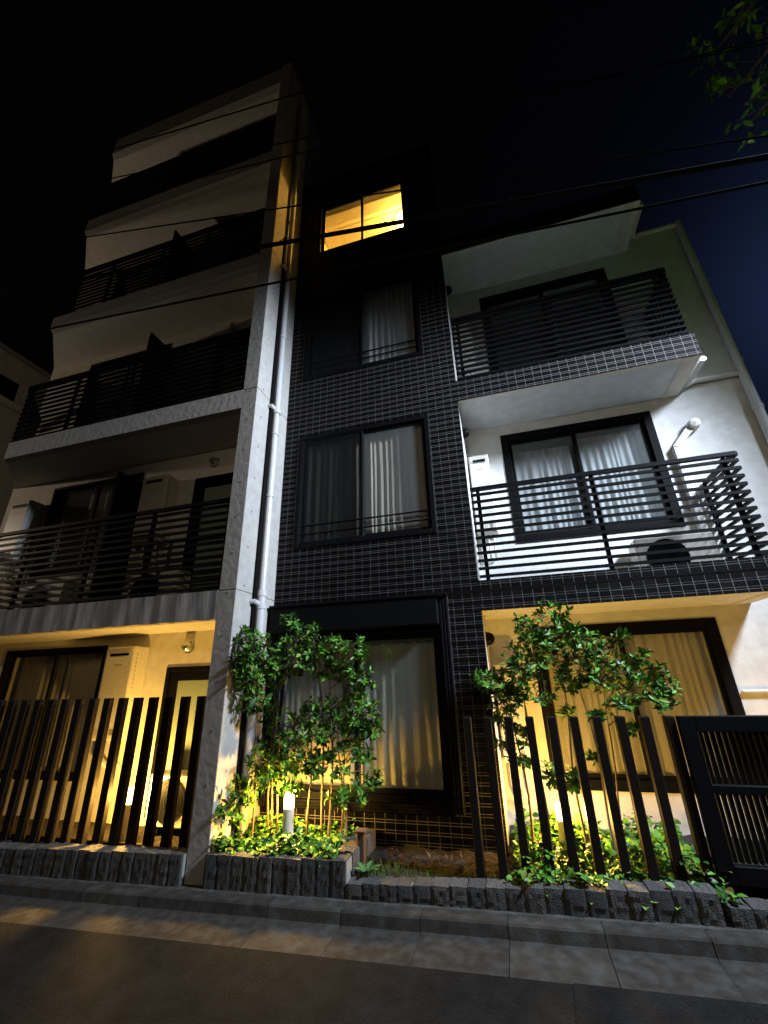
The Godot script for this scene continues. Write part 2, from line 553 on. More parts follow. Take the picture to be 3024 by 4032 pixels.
func building():
	bld = thing("apartment_building", "night-lit apartment block of grey concrete balconies and black tiled wall", "building", Vector3(-2.84, 0, -4.82))
	# --- side wall / pier of the concrete block, cast in lifts with thin joints
	var lifts := [-0.3, 2.62, 5.39, 8.10, 10.88, 13.85]
	for i in lifts.size() - 1:
		var st := ns()
		var y0: float = lifts[i] + (0.004 if i > 0 else 0.0)
		var y1: float = lifts[i + 1] - (0.004 if i < lifts.size() - 2 else 0.0)
		cbox(st, Vector3(-3.065, y0, -12), Vector3(XW, y1, ZL), 0.006)
		part(bld, "concrete_pier", st.commit(), M.concrete)
	part(bld, "pier_core", boxm(Vector3(-3.05, -0.3, -11.9), Vector3(XW - 0.010, 13.8, ZL - 0.010)), M.concrete)
	# tie holes of the formwork
	var hole := ns()
	lathe(hole, Vector3.ZERO, [Vector2(0.0, -0.001), Vector2(0.008, 0.0), Vector2(0.013, 0.0015), Vector2(0.015, 0.0)], Basis.IDENTITY, 10)
	var hm := hole.commit()
	var hmat := mat(Color(0.17, 0.16, 0.15), 0.9)
	for j in 22:
		var y := 0.75 + j * 0.46
		var o := part(bld, "tie_hole", hm, hmat, Vector3(-2.95, y, ZL + 0.0008))
		o.rotation.x = PI / 2
		var o2 := part(bld, "tie_hole", hm, hmat, Vector3(XW + 0.0008, y + 0.1, ZL - 0.14))
		o2.rotation.z = -PI / 2
	# --- balcony slabs with upstands, left end cut on the skew
	var sl := [[2.31, 2.63, "s"], [5.10, 5.40, "c"], [7.86, 8.11, "c"], [10.52, 10.86, "c"], [13.2, 13.75, "c"]]
	var poly := [Vector2(-7.43, ZL), Vector2(-3.066, ZL), Vector2(-3.066, ZL - 0.12), Vector2(-7.52, ZL - 0.12)]
	var deck := [Vector2(-7.52, ZL - 0.121), Vector2(-3.066, ZL - 0.121), Vector2(-3.066, -4.849), Vector2(-8.43, -4.849)]
	for i in sl.size():
		var st := ns()
		prism(st, poly, sl[i][0], sl[i][1])
		part(bld, "balcony_beam", st.commit(), M.concrete_stained if sl[i][2] == "s" else M.concrete)
		var s2 := ns()
		prism(s2, deck, sl[i][0] + 0.001, sl[i][0] + 0.20)
		part(bld, "balcony_floor", s2.commit(), M.paint)
	part(bld, "roof_edge", boxm(Vector3(-8.4, 13.21, -12), Vector3(-3.066, 13.7, -4.86)), M.concrete)
	# --- back wall of the left balconies with its openings
	var doors := [[-7.36, -5.44, 0.55, 2.20], [-4.37, -3.40, 0.22, 1.87], [-7.38, -5.44, 3.30, 4.94], [-4.39, -3.42, 2.68, 4.645], [-7.38, -5.44, 6.07, 7.70], [-4.39, -3.42, 5.45, 7.40], [-7.38, -5.44, 8.85, 10.35], [-4.39, -3.42, 8.20, 10.1], [-7.38, -5.44, 11.5, 12.85], [-4.39, -3.42, 10.95, 12.7]]
	var stw := ns()
	wall(stw, -8.45, -3.066, -0.3, 13.19, -5.05, ZB, doors)
	part(bld, "balcony_wall", stw.commit(), M.paint)
	part(bld, "end_wall", boxm(Vector3(-8.45, -0.3, -12), Vector3(-8.25, 13.2, -5.06)), M.paint)
	for i in range(0, doors.size(), 2):
		var d: Array = doors[i]
		window(d[0], d[1], d[2], d[3], ZB)
	for i in range(1, doors.size(), 2):
		var d: Array = doors[i]
		var st := ns()
		ring(st, d[0], d[1], d[2], d[3], 0.06, ZB - 0.10, ZB + 0.015)
		var dr := part(bld, "balcony_door", st.commit(), M.black)
		var s2 := ns()
		ring(s2, d[0] + 0.061, d[1] - 0.061, d[2] + 0.061, d[3] - 0.061, 0.11, ZB - 0.06, ZB - 0.02)
		part(dr, "leaf", s2.commit(), M.black)
		part(dr, "pane", boxm(Vector3(d[0] + 0.168, d[2] + 0.168, ZB - 0.045), Vector3(d[1] - 0.168, d[3] - 0.168, ZB - 0.037)), M.frosted)
		var s3 := ns()
		tube(s3, [Vector3(d[1] - 0.12, d[2] + 0.95, ZB - 0.02), Vector3(d[1] - 0.12, d[2] + 0.95, ZB + 0.04), Vector3(d[1] - 0.22, d[2] + 0.95, ZB + 0.045)], 0.010, 8)
		part(dr, "handle", s3.commit(), M.steel)
	# dark fins beside the windows
	for y in [2.64, 5.41, 8.12]:
		part(bld, "privacy_fin", boxm(Vector3(-5.43, y, ZB + 0.001), Vector3(-5.39, y + 2.08, -4.36), 0.004), M.black)
	# railings of the left balconies
	for y in [2.64, 5.41, 8.12, 10.87]:
		railing([Vector2(-3.075, -4.04), Vector2(-7.46, -4.04), Vector2(-8.30, -4.83)], y, y + 1.13, [Vector2(-3.1, -4.05), Vector2(-4.24, -4.05), Vector2(-5.2, -4.05), Vector2(-6.37, -4.05), Vector2(-7.42, -4.06)])
	# round vent hoods on the balcony walls
	for v in [Vector3(-4.08, 2.12, ZB), Vector3(-4.08, 4.88, ZB), Vector3(-4.06, 7.66, ZB)]:
		vent_hood(v, Vector3.BACK)
	# --- tiled tower: grout-coloured wall that carries the tiles
	var holes := [[-2.75, -0.70, 0.50, 2.17], [-2.60, -0.665, 3.29, 5.01], [-2.60, -0.665, 6.06, 7.79], [-2.46, -0.735, 8.86, 10.28]]
	var st3 := ns()
	wall(st3, XW + 0.001, XC - 0.001, -0.3, 11.0, -5.02, ZT - 0.0022, holes)
	part(bld, "tiled_wall", st3.commit(), M.grout)
	part(bld, "tower_side", boxm(Vector3(XC - 0.2, 8.31, -12), Vector3(XC - 0.001, 11.0, -5.021)), M.grout)
	part(bld, "tower_roof", boxm(Vector3(XW + 0.001, 10.85, -12), Vector3(XC - 0.201, 10.99, -5.021)), M.concrete)
	for i in range(1, 4):
		var h: Array = holes[i]
		window(h[0], h[1], h[2], h[3], ZT, null, 2, 0.06, i < 3)
	# ground-floor window: frame, sill, roller shutter box and guide rails
	window(-2.75, -0.70, 0.50, 2.17, ZT + 0.02, null, 2, 0.06)
	var sb := ns()
	cbox(sb, Vector3(-2.80, 2.19, ZT + 0.002), Vector3(-0.71, 2.50, ZT + 0.15), 0.012)
	var box_part := part(bld, "shutter_box", sb.commit(), M.black)
	part(box_part, "drip_edge", boxm(Vector3(-2.81, 2.501, ZT + 0.002), Vector3(-0.60, 2.53, ZT + 0.165), 0.004), M.rail)
	for gx in [-2.80, -0.70]:
		var s5 := ns()
		for r in 3:
			cbox(s5, Vector3(gx + r * 0.034, 0.42, ZT + 0.013), Vector3(gx + r * 0.034 + 0.022, 2.50 if gx > -1.0 else 2.185, ZT + 0.075), 0.004)
		box(s5, Vector3(gx, 0.42, ZT + 0.002), Vector3(gx + 0.09, 2.50 if gx > -1.0 else 2.185, ZT + 0.030))
		part(bld, "shutter_guide", s5.commit(), M.rail)
	for k in 3:
		part(bld, "sill", boxm(Vector3(-2.78, 0.405 + k * 0.031, ZT + 0.002), Vector3(-0.705, 0.431 + k * 0.031, ZT + 0.04 + k * 0.014), 0.004), M.rail)
	# expansion joint that runs across the tile
	part(bld, "joint_strip", boxm(Vector3(XW + 0.002, 2.535, ZT - 0.006), Vector3(XE - 0.002, 2.553, ZT + 0.006)), M.black)
	# guard bars across the upper windows
	for w in [[3.29, 0.24], [6.06, 0.24]]:
		for k in 2:
			var s6 := ns()
			tube(s6, [Vector3(-2.59, w[0] + 0.19 + k * 0.12, ZT - 0.005), Vector3(-0.675, w[0] + 0.19 + k * 0.12, ZT - 0.005)], 0.012, 8)
			part(bld, "guard_bar", s6.commit(), M.black)
	# --- right-hand block: column side, slabs, walls
	part(bld, "column_side", boxm(Vector3(XC - 0.15, -0.3, ZR), Vector3(XC, 8.3, ZT - 0.13)), M.paint2)
	part(bld, "column_core", boxm(Vector3(XC - 0.4, -0.3, -5.3), Vector3(XC - 0.002, 8.3, -5.021)), M.paint2)
	for s in [[2.32, 2.66], [5.135, 5.47], [7.98, 8.32]]:
		part(bld, "balcony_slab", boxm(Vector3(XC + 0.001, s[0], ZR + 0.001), Vector3(XE - 0.001, s[0] + 0.2, ZT - 0.014)), M.paint2)
		part(bld, "balcony_upstand", boxm(Vector3(XC + 0.001, s[0] + 0.201, ZT - 0.139), Vector3(XE - 0.001, s[1], ZT - 0.014)), M.grout)
		part(bld, "fascia", boxm(Vector3(XC + 0.001, s[0] + 0.002, ZT - 0.0135), Vector3(XE - 0.001, s[1], ZT - 0.0022)), M.grout)
		part(bld, "soffit_edge", boxm(Vector3(XE - 0.20, s[0] - 0.008, ZR + 0.002), Vector3(XE - 0.075, s[0] - 0.001, ZT - 0.016)), M.paint)
	var rh := [[0.27, 2.27, 0.48, 2.19], [0.27, 2.27, 3.28, 4.97], [0.27, 2.27, 6.08, 7.75]]
	var st4 := ns()
	wall(st4, XC + 0.0, 3.50, -0.3, 8.3, -5.85, ZR, rh)
	part(bld, "recessed_wall", st4.commit(), M.paint2)
	part(bld, "right_end_wall", boxm(Vector3(3.30, -0.3, -12), Vector3(3.50, 8.3, -5.851)), M.paint2)
	part(bld, "roof_slab", boxm(Vector3(XC, 8.05, -12), Vector3(3.299, 8.28, -5.852)), M.concrete)
	for h in rh: window(h[0], h[1], h[2], h[3], ZR, null, 2, 0.10)
	railing([Vector2(-0.22, -4.85), Vector2(2.61, -4.85), Vector2(2.61, -5.63)], 2.67, 3.81, [Vector2(-0.13, -4.865), Vector2(1.17, -4.865), Vector2(2.50, -4.87), Vector2(2.57, -5.55)])
	railing([Vector2(-0.22, -4.85), Vector2(2.61, -4.85), Vector2(2.61, -5.63)], 5.48, 6.60, [Vector2(-0.13, -4.865), Vector2(1.17, -4.865), Vector2(2.50, -4.87), Vector2(2.57, -5.55)])
	for v in [Vector3(XC, 2.05, -5.2), Vector3(XC, 4.85, -5.2), Vector3(XC, 7.62, -5.2)]:
		vent_hood(v, Vector3.RIGHT)
	# closed building behind: rear wall, floors, dark rooms
	part(bld, "rear_wall", boxm(Vector3(-8.45, -0.3, -12.2), Vector3(3.5, 13.2, -12.001)), M.concrete)
	for y in [-0.2, 2.36, 5.16, 7.95]:
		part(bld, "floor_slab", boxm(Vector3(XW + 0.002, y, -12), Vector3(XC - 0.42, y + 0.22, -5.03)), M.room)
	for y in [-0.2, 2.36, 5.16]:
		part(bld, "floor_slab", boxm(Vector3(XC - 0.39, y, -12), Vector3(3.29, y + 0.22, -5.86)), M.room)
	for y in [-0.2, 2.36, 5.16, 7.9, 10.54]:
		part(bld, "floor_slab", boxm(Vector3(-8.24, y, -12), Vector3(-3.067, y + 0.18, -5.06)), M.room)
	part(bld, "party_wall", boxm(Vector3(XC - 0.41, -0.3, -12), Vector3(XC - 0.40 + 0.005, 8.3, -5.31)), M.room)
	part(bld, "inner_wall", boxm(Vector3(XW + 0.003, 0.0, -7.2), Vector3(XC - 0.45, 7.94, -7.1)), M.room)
	# the lit top-floor room
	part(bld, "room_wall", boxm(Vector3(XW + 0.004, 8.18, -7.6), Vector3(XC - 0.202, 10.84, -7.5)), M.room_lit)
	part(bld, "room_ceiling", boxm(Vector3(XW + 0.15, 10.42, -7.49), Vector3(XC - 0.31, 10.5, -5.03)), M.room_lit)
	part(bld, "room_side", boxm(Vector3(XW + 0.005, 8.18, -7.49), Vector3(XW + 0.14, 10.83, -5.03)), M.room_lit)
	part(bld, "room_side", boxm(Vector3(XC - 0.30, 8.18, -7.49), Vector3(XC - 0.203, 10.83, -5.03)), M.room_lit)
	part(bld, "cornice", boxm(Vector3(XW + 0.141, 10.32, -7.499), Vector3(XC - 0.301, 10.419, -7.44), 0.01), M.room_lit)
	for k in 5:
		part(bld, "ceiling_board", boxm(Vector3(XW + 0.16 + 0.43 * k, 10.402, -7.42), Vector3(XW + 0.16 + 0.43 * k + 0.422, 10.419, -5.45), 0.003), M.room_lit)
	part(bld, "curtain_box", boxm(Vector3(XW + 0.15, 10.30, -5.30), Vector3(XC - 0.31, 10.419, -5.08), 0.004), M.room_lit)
	var lamp := thing("ceiling_lamp", "round warm ceiling lamp inside the glowing top-floor room", "lamp", Vector3(-0.95, 10.42, -5.65))
	var ls := ns()
	lathe(ls, Vector3.ZERO, [Vector2(0.0, -0.10), Vector2(0.14, -0.09), Vector2(0.20, -0.05), Vector2(0.20, 0.0)])
	part(lamp, "shade", ls.commit(), M.roomlamp, Vector3(-0.95, 10.42, -5.65))
	var ol := OmniLight3D.new()
	ol.name = "room_light"
	ol.light_color = Color(1.0, 0.76, 0.34)
	ol.light_energy = ROOM_E
	ol.omni_range = 20.0
	ol.light_size = 0.15
	ol.shadow_enabled = true
	lamp.add_child(ol)
	ol.position = Vector3(0, -0.18, 0)

const ROOM_E := 5.4
const GARDEN_E := 4.0
const STREET_E := 180.0

func vent_hood(p: Vector3, n: Vector3):
	var b := Basis(Quaternion(Vector3.UP, n))
	var st := ns()
	lathe(st, p, [Vector2(0.075, 0.001), Vector2(0.075, 0.02), Vector2(0.068, 0.055), Vector2(0.045, 0.085), Vector2(0.0, 0.098)], b, 16)
	var v := part(bld, "vent_hood", st.commit(), M.steel if n.z > 0.5 else M.black)
	var s2 := ns()
	lathe(s2, p, [Vector2(0.09, 0.0015), Vector2(0.09, 0.006), Vector2(0.074, 0.008)], b, 16)
	part(v, "flange", s2.commit(), M.steel if n.z > 0.5 else M.black)

func tiles():
	var PW := 0.109
	var PH := 0.085
	var holes := [[-2.81, -0.60, 0.40, 2.53], [-2.60, -0.665, 3.29, 5.01], [-2.60, -0.665, 6.06, 7.79], [-2.46, -0.735, 8.86, 10.28], [-9.0, 9.0, 2.532, 2.556]]
	# regions: x0, x1, y0, y1
	var regs := [[XW + 0.002, XC, -0.05, 11.0], [XC, XE, 2.32, 2.66], [XC, XE, 5.135, 5.47], [XC, XE, 7.98, 8.32]]
	var J := 0.0075
	var rest := ns()
	var big := ns()
	box(big, Vector3(-0.0515, 0, -0.0065), Vector3(0.0515, 0.0545, 0))
	var mb := cb_tile(PW - J, 0.0545)
	var ms := cb_tile(PW - J, 0.0185)
	var mats := [M.tile0, M.tile1, M.tile2]
	var cols := [Color(0.010, 0.010, 0.012), Color(0.014, 0.013, 0.014), Color(0.008, 0.0085, 0.010), Color(0.012, 0.011, 0.012)]
	var count := 0
	for ri in regs.size():
		var r: Array = regs[ri]
		var row0 := int(floor(r[2] / PH)) - 1
		var row1 := int(ceil(r[3] / PH)) + 1
		var c0 := int(floor(r[0] / PW)) - 1
		var c1 := int(ceil(r[1] / PW)) + 1
		for row in range(row0, row1):
			for part_i in 2:
				var ya := row * PH + (0.0 if part_i == 0 else 0.0605) + 0.003
				var yb := ya + (0.0545 if part_i == 0 else 0.0185)
				for c in range(c0, c1):
					var xa := c * PW + 0.003
					var xb := xa + PW - J
					var rects := [[maxf(xa, r[0]), minf(xb, r[1]), maxf(ya, r[2]), minf(yb, r[3])]]
					for h in holes:
						var nx := []
						for q in rects:
							if q[1] <= h[0] or q[0] >= h[1] or q[3] <= h[2] or q[2] >= h[3]:
								nx.append(q)
								continue
							if q[0] < h[0]: nx.append([q[0], h[0], q[2], q[3]])
							if q[1] > h[1]: nx.append([h[1], q[1], q[2], q[3]])
							var m0 := maxf(q[0], h[0])
							var m1 := minf(q[1], h[1])
							if q[2] < h[2]: nx.append([m0, m1, q[2], h[2]])
							if q[3] > h[3]: nx.append([m0, m1, h[3], q[3]])
						rects = nx
					for q in rects:
						if q[1] - q[0] < 0.006 or q[3] - q[2] < 0.004: continue
						var zf := ZT + rng.randf_range(-0.0006, 0.0006) - (0.0 if part_i == 0 else 0.0005)
						var full: bool = absf(q[1] - q[0] - (PW - J)) < 1e-4 and absf(q[3] - q[2] - (0.0545 if part_i == 0 else 0.0185)) < 1e-4
						var near: bool = ri == 1 or (ri == 0 and q[0] > -0.72 and q[2] > 2.56 and q[2] < 3.45)
						if full and near and count < 298:
							part(bld, "tile", mb if part_i == 0 else ms, mats[rng.randi() % 3], Vector3(q[0], q[2], zf))
							count += 1
						else:
							rest.set_color(cols[rng.randi() % 4])
							var l := Vector3(q[0], q[2], ZT - 0.0023)
							var h := Vector3(q[1], q[3], zf)
							var e := 0.0012
							quad(rest, Vector3(l.x + e, l.y + e, h.z), Vector3(h.x - e, l.y + e, h.z), Vector3(h.x - e, h.y - e, h.z), Vector3(l.x + e, h.y - e, h.z), Vector3.BACK)
							quad(rest, Vector3(l.x, l.y, l.z), Vector3(l.x, h.y, l.z), Vector3(l.x + e, h.y - e, h.z), Vector3(l.x + e, l.y + e, h.z), Vector3.LEFT)
							quad(rest, Vector3(h.x, l.y, l.z), Vector3(h.x, h.y, l.z), Vector3(h.x - e, h.y - e, h.z), Vector3(h.x - e, l.y + e, h.z), Vector3.RIGHT)
							quad(rest, Vector3(l.x, l.y, l.z), Vector3(h.x, l.y, l.z), Vector3(h.x - e, l.y + e, h.z), Vector3(l.x + e, l.y + e, h.z), Vector3.DOWN)
							quad(rest, Vector3(l.x, h.y, l.z), Vector3(h.x, h.y, l.z), Vector3(h.x - e, h.y - e, h.z), Vector3(l.x + e, h.y - e, h.z), Vector3.UP)
	var o := part(bld, "wall_tiles", rest.commit(), M.tilev)
	o.set_meta("kind", "stuff")

func cb_tile(w: float, h: float) -> Mesh:
	var st := ns()
	var e := 0.0008
	var d := -0.003
	quad(st, Vector3(e, e, 0), Vector3(w - e, e, 0), Vector3(w - e, h - e, 0), Vector3(e, h - e, 0), Vector3.BACK)
	quad(st, Vector3(0, 0, d), Vector3(0, h, d), Vector3(e, h - e, 0), Vector3(e, e, 0), Vector3.LEFT)
	quad(st, Vector3(w, 0, d), Vector3(w, h, d), Vector3(w - e, h - e, 0), Vector3(w - e, e, 0), Vector3.RIGHT)
	quad(st, Vector3(0, 0, d), Vector3(w, 0, d), Vector3(w - e, e, 0), Vector3(e, e, 0), Vector3.DOWN)
	quad(st, Vector3(0, h, d), Vector3(w, h, d), Vector3(w - e, h - e, 0), Vector3(e, h - e, 0), Vector3.UP)
	return st.commit()

func neighbour():
	var n := thing("neighbour_building", "dim grey neighbouring building with white ledge beyond the far balconies", "building", Vector3(-12, -0.3, -8))
	part(n, "wall", boxm(Vector3(-20, -0.5, -14), Vector3(-12, 8.80, -4.4)), M.paint)
	part(n, "ledge", boxm(Vector3(-12, 8.62, -6.45), Vector3(-11.86, 8.80, -4.4), 0.02), M.paint2)
	part(n, "upper_wall", boxm(Vector3(-20, 8.805, -14), Vector3(-12.05, 10.15, -4.4)), M.paint)
	part(n, "window", boxm(Vector3(-12.049, 8.90, -6.25), Vector3(-12.03, 9.45, -4.9)), M.black)
	part(n, "roof", boxm(Vector3(-20.1, 10.151, -14.1), Vector3(-11.95, 10.25, -4.3)), M.concrete)

# ------------------------------------------------------------------ split-face granite blocks
func stone_mesh(sd: int, w: float, d: float) -> Mesh:
	var st := ns()
	var f := FastNoiseLite.new()
	f.seed = sd
	f.frequency = 0.5
	f.fractal_octaves = 4
	var nx := 6
	var ny := 7
	var P := func(i: int, j: int) -> Vector3:
		var x := w * i / nx
		var y := float(j) / ny
		var edge := 0.0 if (i == 0 or i == nx or j == ny) else 1.0
		var z := 0.006 * f.get_noise_2d(x * 34.0, y * 8.5 + sd * 7.0) + 0.004 * edge
		return Vector3(x + (0.004 * f.get_noise_2d(y * 9.0, sd) if (i == 0 or i == nx) else 0.0), y, z)
	for i in nx:
		for j in ny:
			quad(st, P.call(i, j), P.call(i + 1, j), P.call(i + 1, j + 1), P.call(i, j + 1), Vector3.BACK)
	var T := func(i: int, k: int) -> Vector3:
		var x := w * i / nx
		if k == 0: return P.call(i, ny)
		return Vector3(x, 1.0 + 0.06 * f.get_noise_2d(x * 30.0 + 5.0, k * 2.0), -d * k / 3.0)
	for i in nx:
		for k in 3:
			quad(st, T.call(i, k), T.call(i + 1, k), T.call(i + 1, k + 1), T.call(i, k + 1), Vector3.UP)
	for e in [0, nx]:
		var n := Vector3.LEFT if e == 0 else Vector3.RIGHT
		for j in ny:
			var a: Vector3 = P.call(e, j)
			var b: Vector3 = P.call(e, j + 1)
			quad(st, a, b, Vector3(b.x, b.y, -d), Vector3(a.x, a.y, -d), n)
	quad(st, Vector3(0, 0, -d), Vector3(w, 0, -d), Vector3(w, 1, -d), Vector3(0, 1, -d), Vector3.FORWARD)
	return st.commit()

func granite_walls():
	var vs := []
	for i in 7: vs.append(stone_mesh(100 + i, 0.131, 0.16))
	var gm := [M.granite, M.granite1, M.granite2]
	var defs := [
		["upright dark granite block edging below the slatted fence of the left balcony", -7.6, -3.07, 0.186, 0.235],
		["tall granite block edging of the planting bed around the middle garden light", -2.83, -1.50, 0.242, 0.245],
		["low granite block edging running below the posts of the right-hand fence", -1.49, 1.12, 0.10, 0.175],
		["low granite block edging below the dark louvred gate", 1.16, 3.4, 0.10, 0.12]]
	for d in defs:
		var t := thing("granite_edging", d[0], "stone edging", Vector3((d[1] + d[2]) / 2, gy((d[1] + d[2]) / 2), -3.95))
		var n := int(round((d[2] - d[1]) / 0.135))
		var w: float = (d[2] - d[1]) / n
		for i in n:
			var x: float = d[1] + w * i
			var hgt: float = lerpf(d[3], d[4], float(i) / n) + rng.randf_range(-0.006, 0.006)
			var o := part(t, "granite_block", vs[rng.randi() % 7], gm[rng.randi() % 3], Vector3(x, gy(x) - 0.06, -3.945 + rng.randf_range(-0.006, 0.004)))
			o.scale = Vector3((w - 0.007) / 0.131, hgt + 0.06, 1.0)
			o.rotation.y = rng.randf_range(-0.04, 0.04)
		var mx0: float = d[1] + 0.002
		var mx1: float = d[2] - 0.002
		var ms := ns()
		prism_slope(ms, mx0, mx1, -0.06, d[3] - 0.012, d[4] - 0.012, -4.09, -3.966)
		part(t, "mortar", ms.commit(), M.mortar)
		if d[1] == -2.83:   # return of the bed towards the wall
			for i in 5:
				var o := part(t, "granite_block", vs[i], gm[i % 3], Vector3(-1.505, gy(-1.5) - 0.06, -4.12 - 0.133 * i + 0.0))
				o.rotation.y = PI / 2
				o.scale = Vector3(0.99, 0.30 + rng.randf_range(-0.01, 0.01), 1.0)
	# planting beds
	var s := ns()
	bed(s, -8.0, -3.07, -4.85, -4.10, 0.14)
	setting("garden_soil", s.commit(), M.soil)
	s = ns()
	bed(s, XW + 0.001, -1.66, ZT + 0.01, -4.10, 0.20)
	setting("garden_soil", s.commit(), M.soil)
	s = ns()
	bed(s, -1.51, 1.3, ZT + 0.001, -4.10, 0.13)
	setting("garden_soil", s.commit(), M.soil)
	s = ns()
	bed(s, XC, 3.3, ZR, ZT, 0.13)
	setting("garden_soil", s.commit(), M.soil)

func prism_slope(st: SurfaceTool, x0: float, x1: float, lo: float, h0: float, h1: float, z0: float, z1: float):
	var a := gy(x0)
	var b := gy(x1)
	quad(st, Vector3(x0, a + lo, z1), Vector3(x1, b + lo, z1), Vector3(x1, b + h1, z1), Vector3(x0, a + h0, z1), Vector3.BACK)
	quad(st, Vector3(x0, a + lo, z0), Vector3(x1, b + lo, z0), Vector3(x1, b + h1, z0), Vector3(x0, a + h0, z0), Vector3.FORWARD)
	quad(st, Vector3(x0, a + h0, z0), Vector3(x1, b + h1, z0), Vector3(x1, b + h1, z1), Vector3(x0, a + h0, z1), Vector3.UP)
	quad(st, Vector3(x0, a + lo, z0), Vector3(x0, a + lo, z1), Vector3(x0, a + h0, z1), Vector3(x0, a + h0, z0), Vector3.LEFT)
	quad(st, Vector3(x1, b + lo, z0), Vector3(x1, b + lo, z1), Vector3(x1, b + h1, z1), Vector3(x1, b + h1, z0), Vector3.RIGHT)

func bed(st: SurfaceTool, x0: float, x1: float, z0: float, z1: float, y: float):
	var f := FastNoiseLite.new()
	f.seed = 5
	f.frequency = 2.2
	var nx := int((x1 - x0) / 0.08) + 1
	var nz := int((z1 - z0) / 0.08) + 1
	var P := func(i: int, j: int) -> Vector3:
		var x := lerpf(x0, x1, float(i) / nx)
		var z := lerpf(z0, z1, float(j) / nz)
		return Vector3(x, y + 0.03 * f.get_noise_2d(x * 2.0, z * 2.0) + 0.02 * f.get_noise_2d(x * 9.0, z * 9.0), z)
	for i in nx:
		for j in nz:
			quad(st, P.call(i, j), P.call(i + 1, j), P.call(i + 1, j + 1), P.call(i, j + 1), Vector3.UP)

# ------------------------------------------------------------------ fences and gate
func fences():
	var t := thing("slat_fence", "dark upright slat fence closing off the left ground-floor balcony", "fence", Vector3(-5.3, 0.15, -4.1))
	var s := ns()
	cbox(s, Vector3(-0.047, 0.0, -0.03), Vector3(0.047, 1.39, 0.03), 0.005)
	var sm := s.commit()
	for i in 21:
		part(t, "slat", sm, M.slat, Vector3(-3.225 - 0.209 * i, 0.14, -4.15))
	part(t, "rail", boxm(Vector3(-7.6, 0.15, -4.22), Vector3(-3.08, 0.19, -4.181), 0.004), M.slat)
	var r := thing("post_fence", "row of dark square posts in front of the right-hand shrub", "fence", Vector3(0.4, 0.12, -4.15))
	var s2 := ns()
	cbox(s2, Vector3(-0.033, 0.0, -0.05), Vector3(0.033, 1.19, 0.05), 0.005)
	var pm := s2.commit()
	for i in 10:
		part(r, "post", pm, M.slat, Vector3(-0.445 + 0.1775 * i, 0.117, -4.20))
	var g := thing("louvre_gate", "black gate of closely spaced upright fins beside the post fence", "gate", Vector3(1.7, 0.2, -4.15))
	var fs := ns()
	ring(fs, 1.20, 2.6, 0.26, 1.31, 0.11, -4.19, -4.13)
	cbox(fs, Vector3(1.311, 0.795, -4.185), Vector3(2.489, 0.85, -4.135), 0.003)
	part(g, "frame", fs.commit(), M.black)
	var fin := boxm(Vector3(-0.013, 0.0, -0.02), Vector3(0.013, 0.83, 0.02), 0.002)
	for i in 28:
		part(g, "fin", fin, M.black, Vector3(1.345 + 0.0405 * i, 0.371, -4.205))
	for x in [1.25, 2.5]:
		part(g, "leg", boxm(Vector3(x, 0.0, -4.18), Vector3(x + 0.05, 0.259, -4.14), 0.003), M.black)

# ------------------------------------------------------------------ bollard lights
func bollard(label: String, p: Vector3, y0: float, y1: float, e: float):
	var t := thing("garden_light", label, "lamp", p)
	var s := ns()
	lathe(s, Vector3.ZERO, [Vector2(0.0, 0.0), Vector2(0.062, 0.0), Vector2(0.062, 0.012), Vector2(0.052, 0.016), Vector2(0.052, y0 - p.y), Vector2(0.0, y0 - p.y)])
	part(t, "post", s.commit(), M.pipe, p)
	var s2 := ns()
	var h := y1 - y0
	lathe(s2, Vector3.ZERO, [Vector2(0.046, 0.001), Vector2(0.05, 0.01), Vector2(0.05, h - 0.02), Vector2(0.04, h - 0.004), Vector2(0.0, h)])
	part(t, "diffuser", s2.commit(), M.bulb, Vector3(p.x, y0, p.z))
	var ol := OmniLight3D.new()
	ol.name = "glow"
	ol.light_color = Color(1.0, 0.77, 0.35)
	ol.light_energy = e
	ol.omni_range = 15.0
	ol.light_size = 0.04
	ol.shadow_enabled = true
	t.add_child(ol)
	ol.position = Vector3(0, y0 - p.y + h * 0.5, 0)

func garden_lights():
	bollard("glowing bollard light among the stems of the middle shrub", Vector3(-2.218, 0.18, -4.30), 0.53, 0.66, GARDEN_E * 0.75)
	bollard("glowing bollard light behind the left slatted fence", Vector3(-4.146, 0.12, -4.35), 0.48, 0.63, GARDEN_E * 1.15)
	bollard("glowing bollard light behind the posts of the right-hand fence", Vector3(0.262, 0.11, -4.72), 0.44, 0.57, GARDEN_E * 0.65)
	bollard("glowing bollard light behind the louvred gate at the far end of the garden", Vector3(2.95, 0.11, -4.75), 0.44, 0.57, GARDEN_E * 0.3)

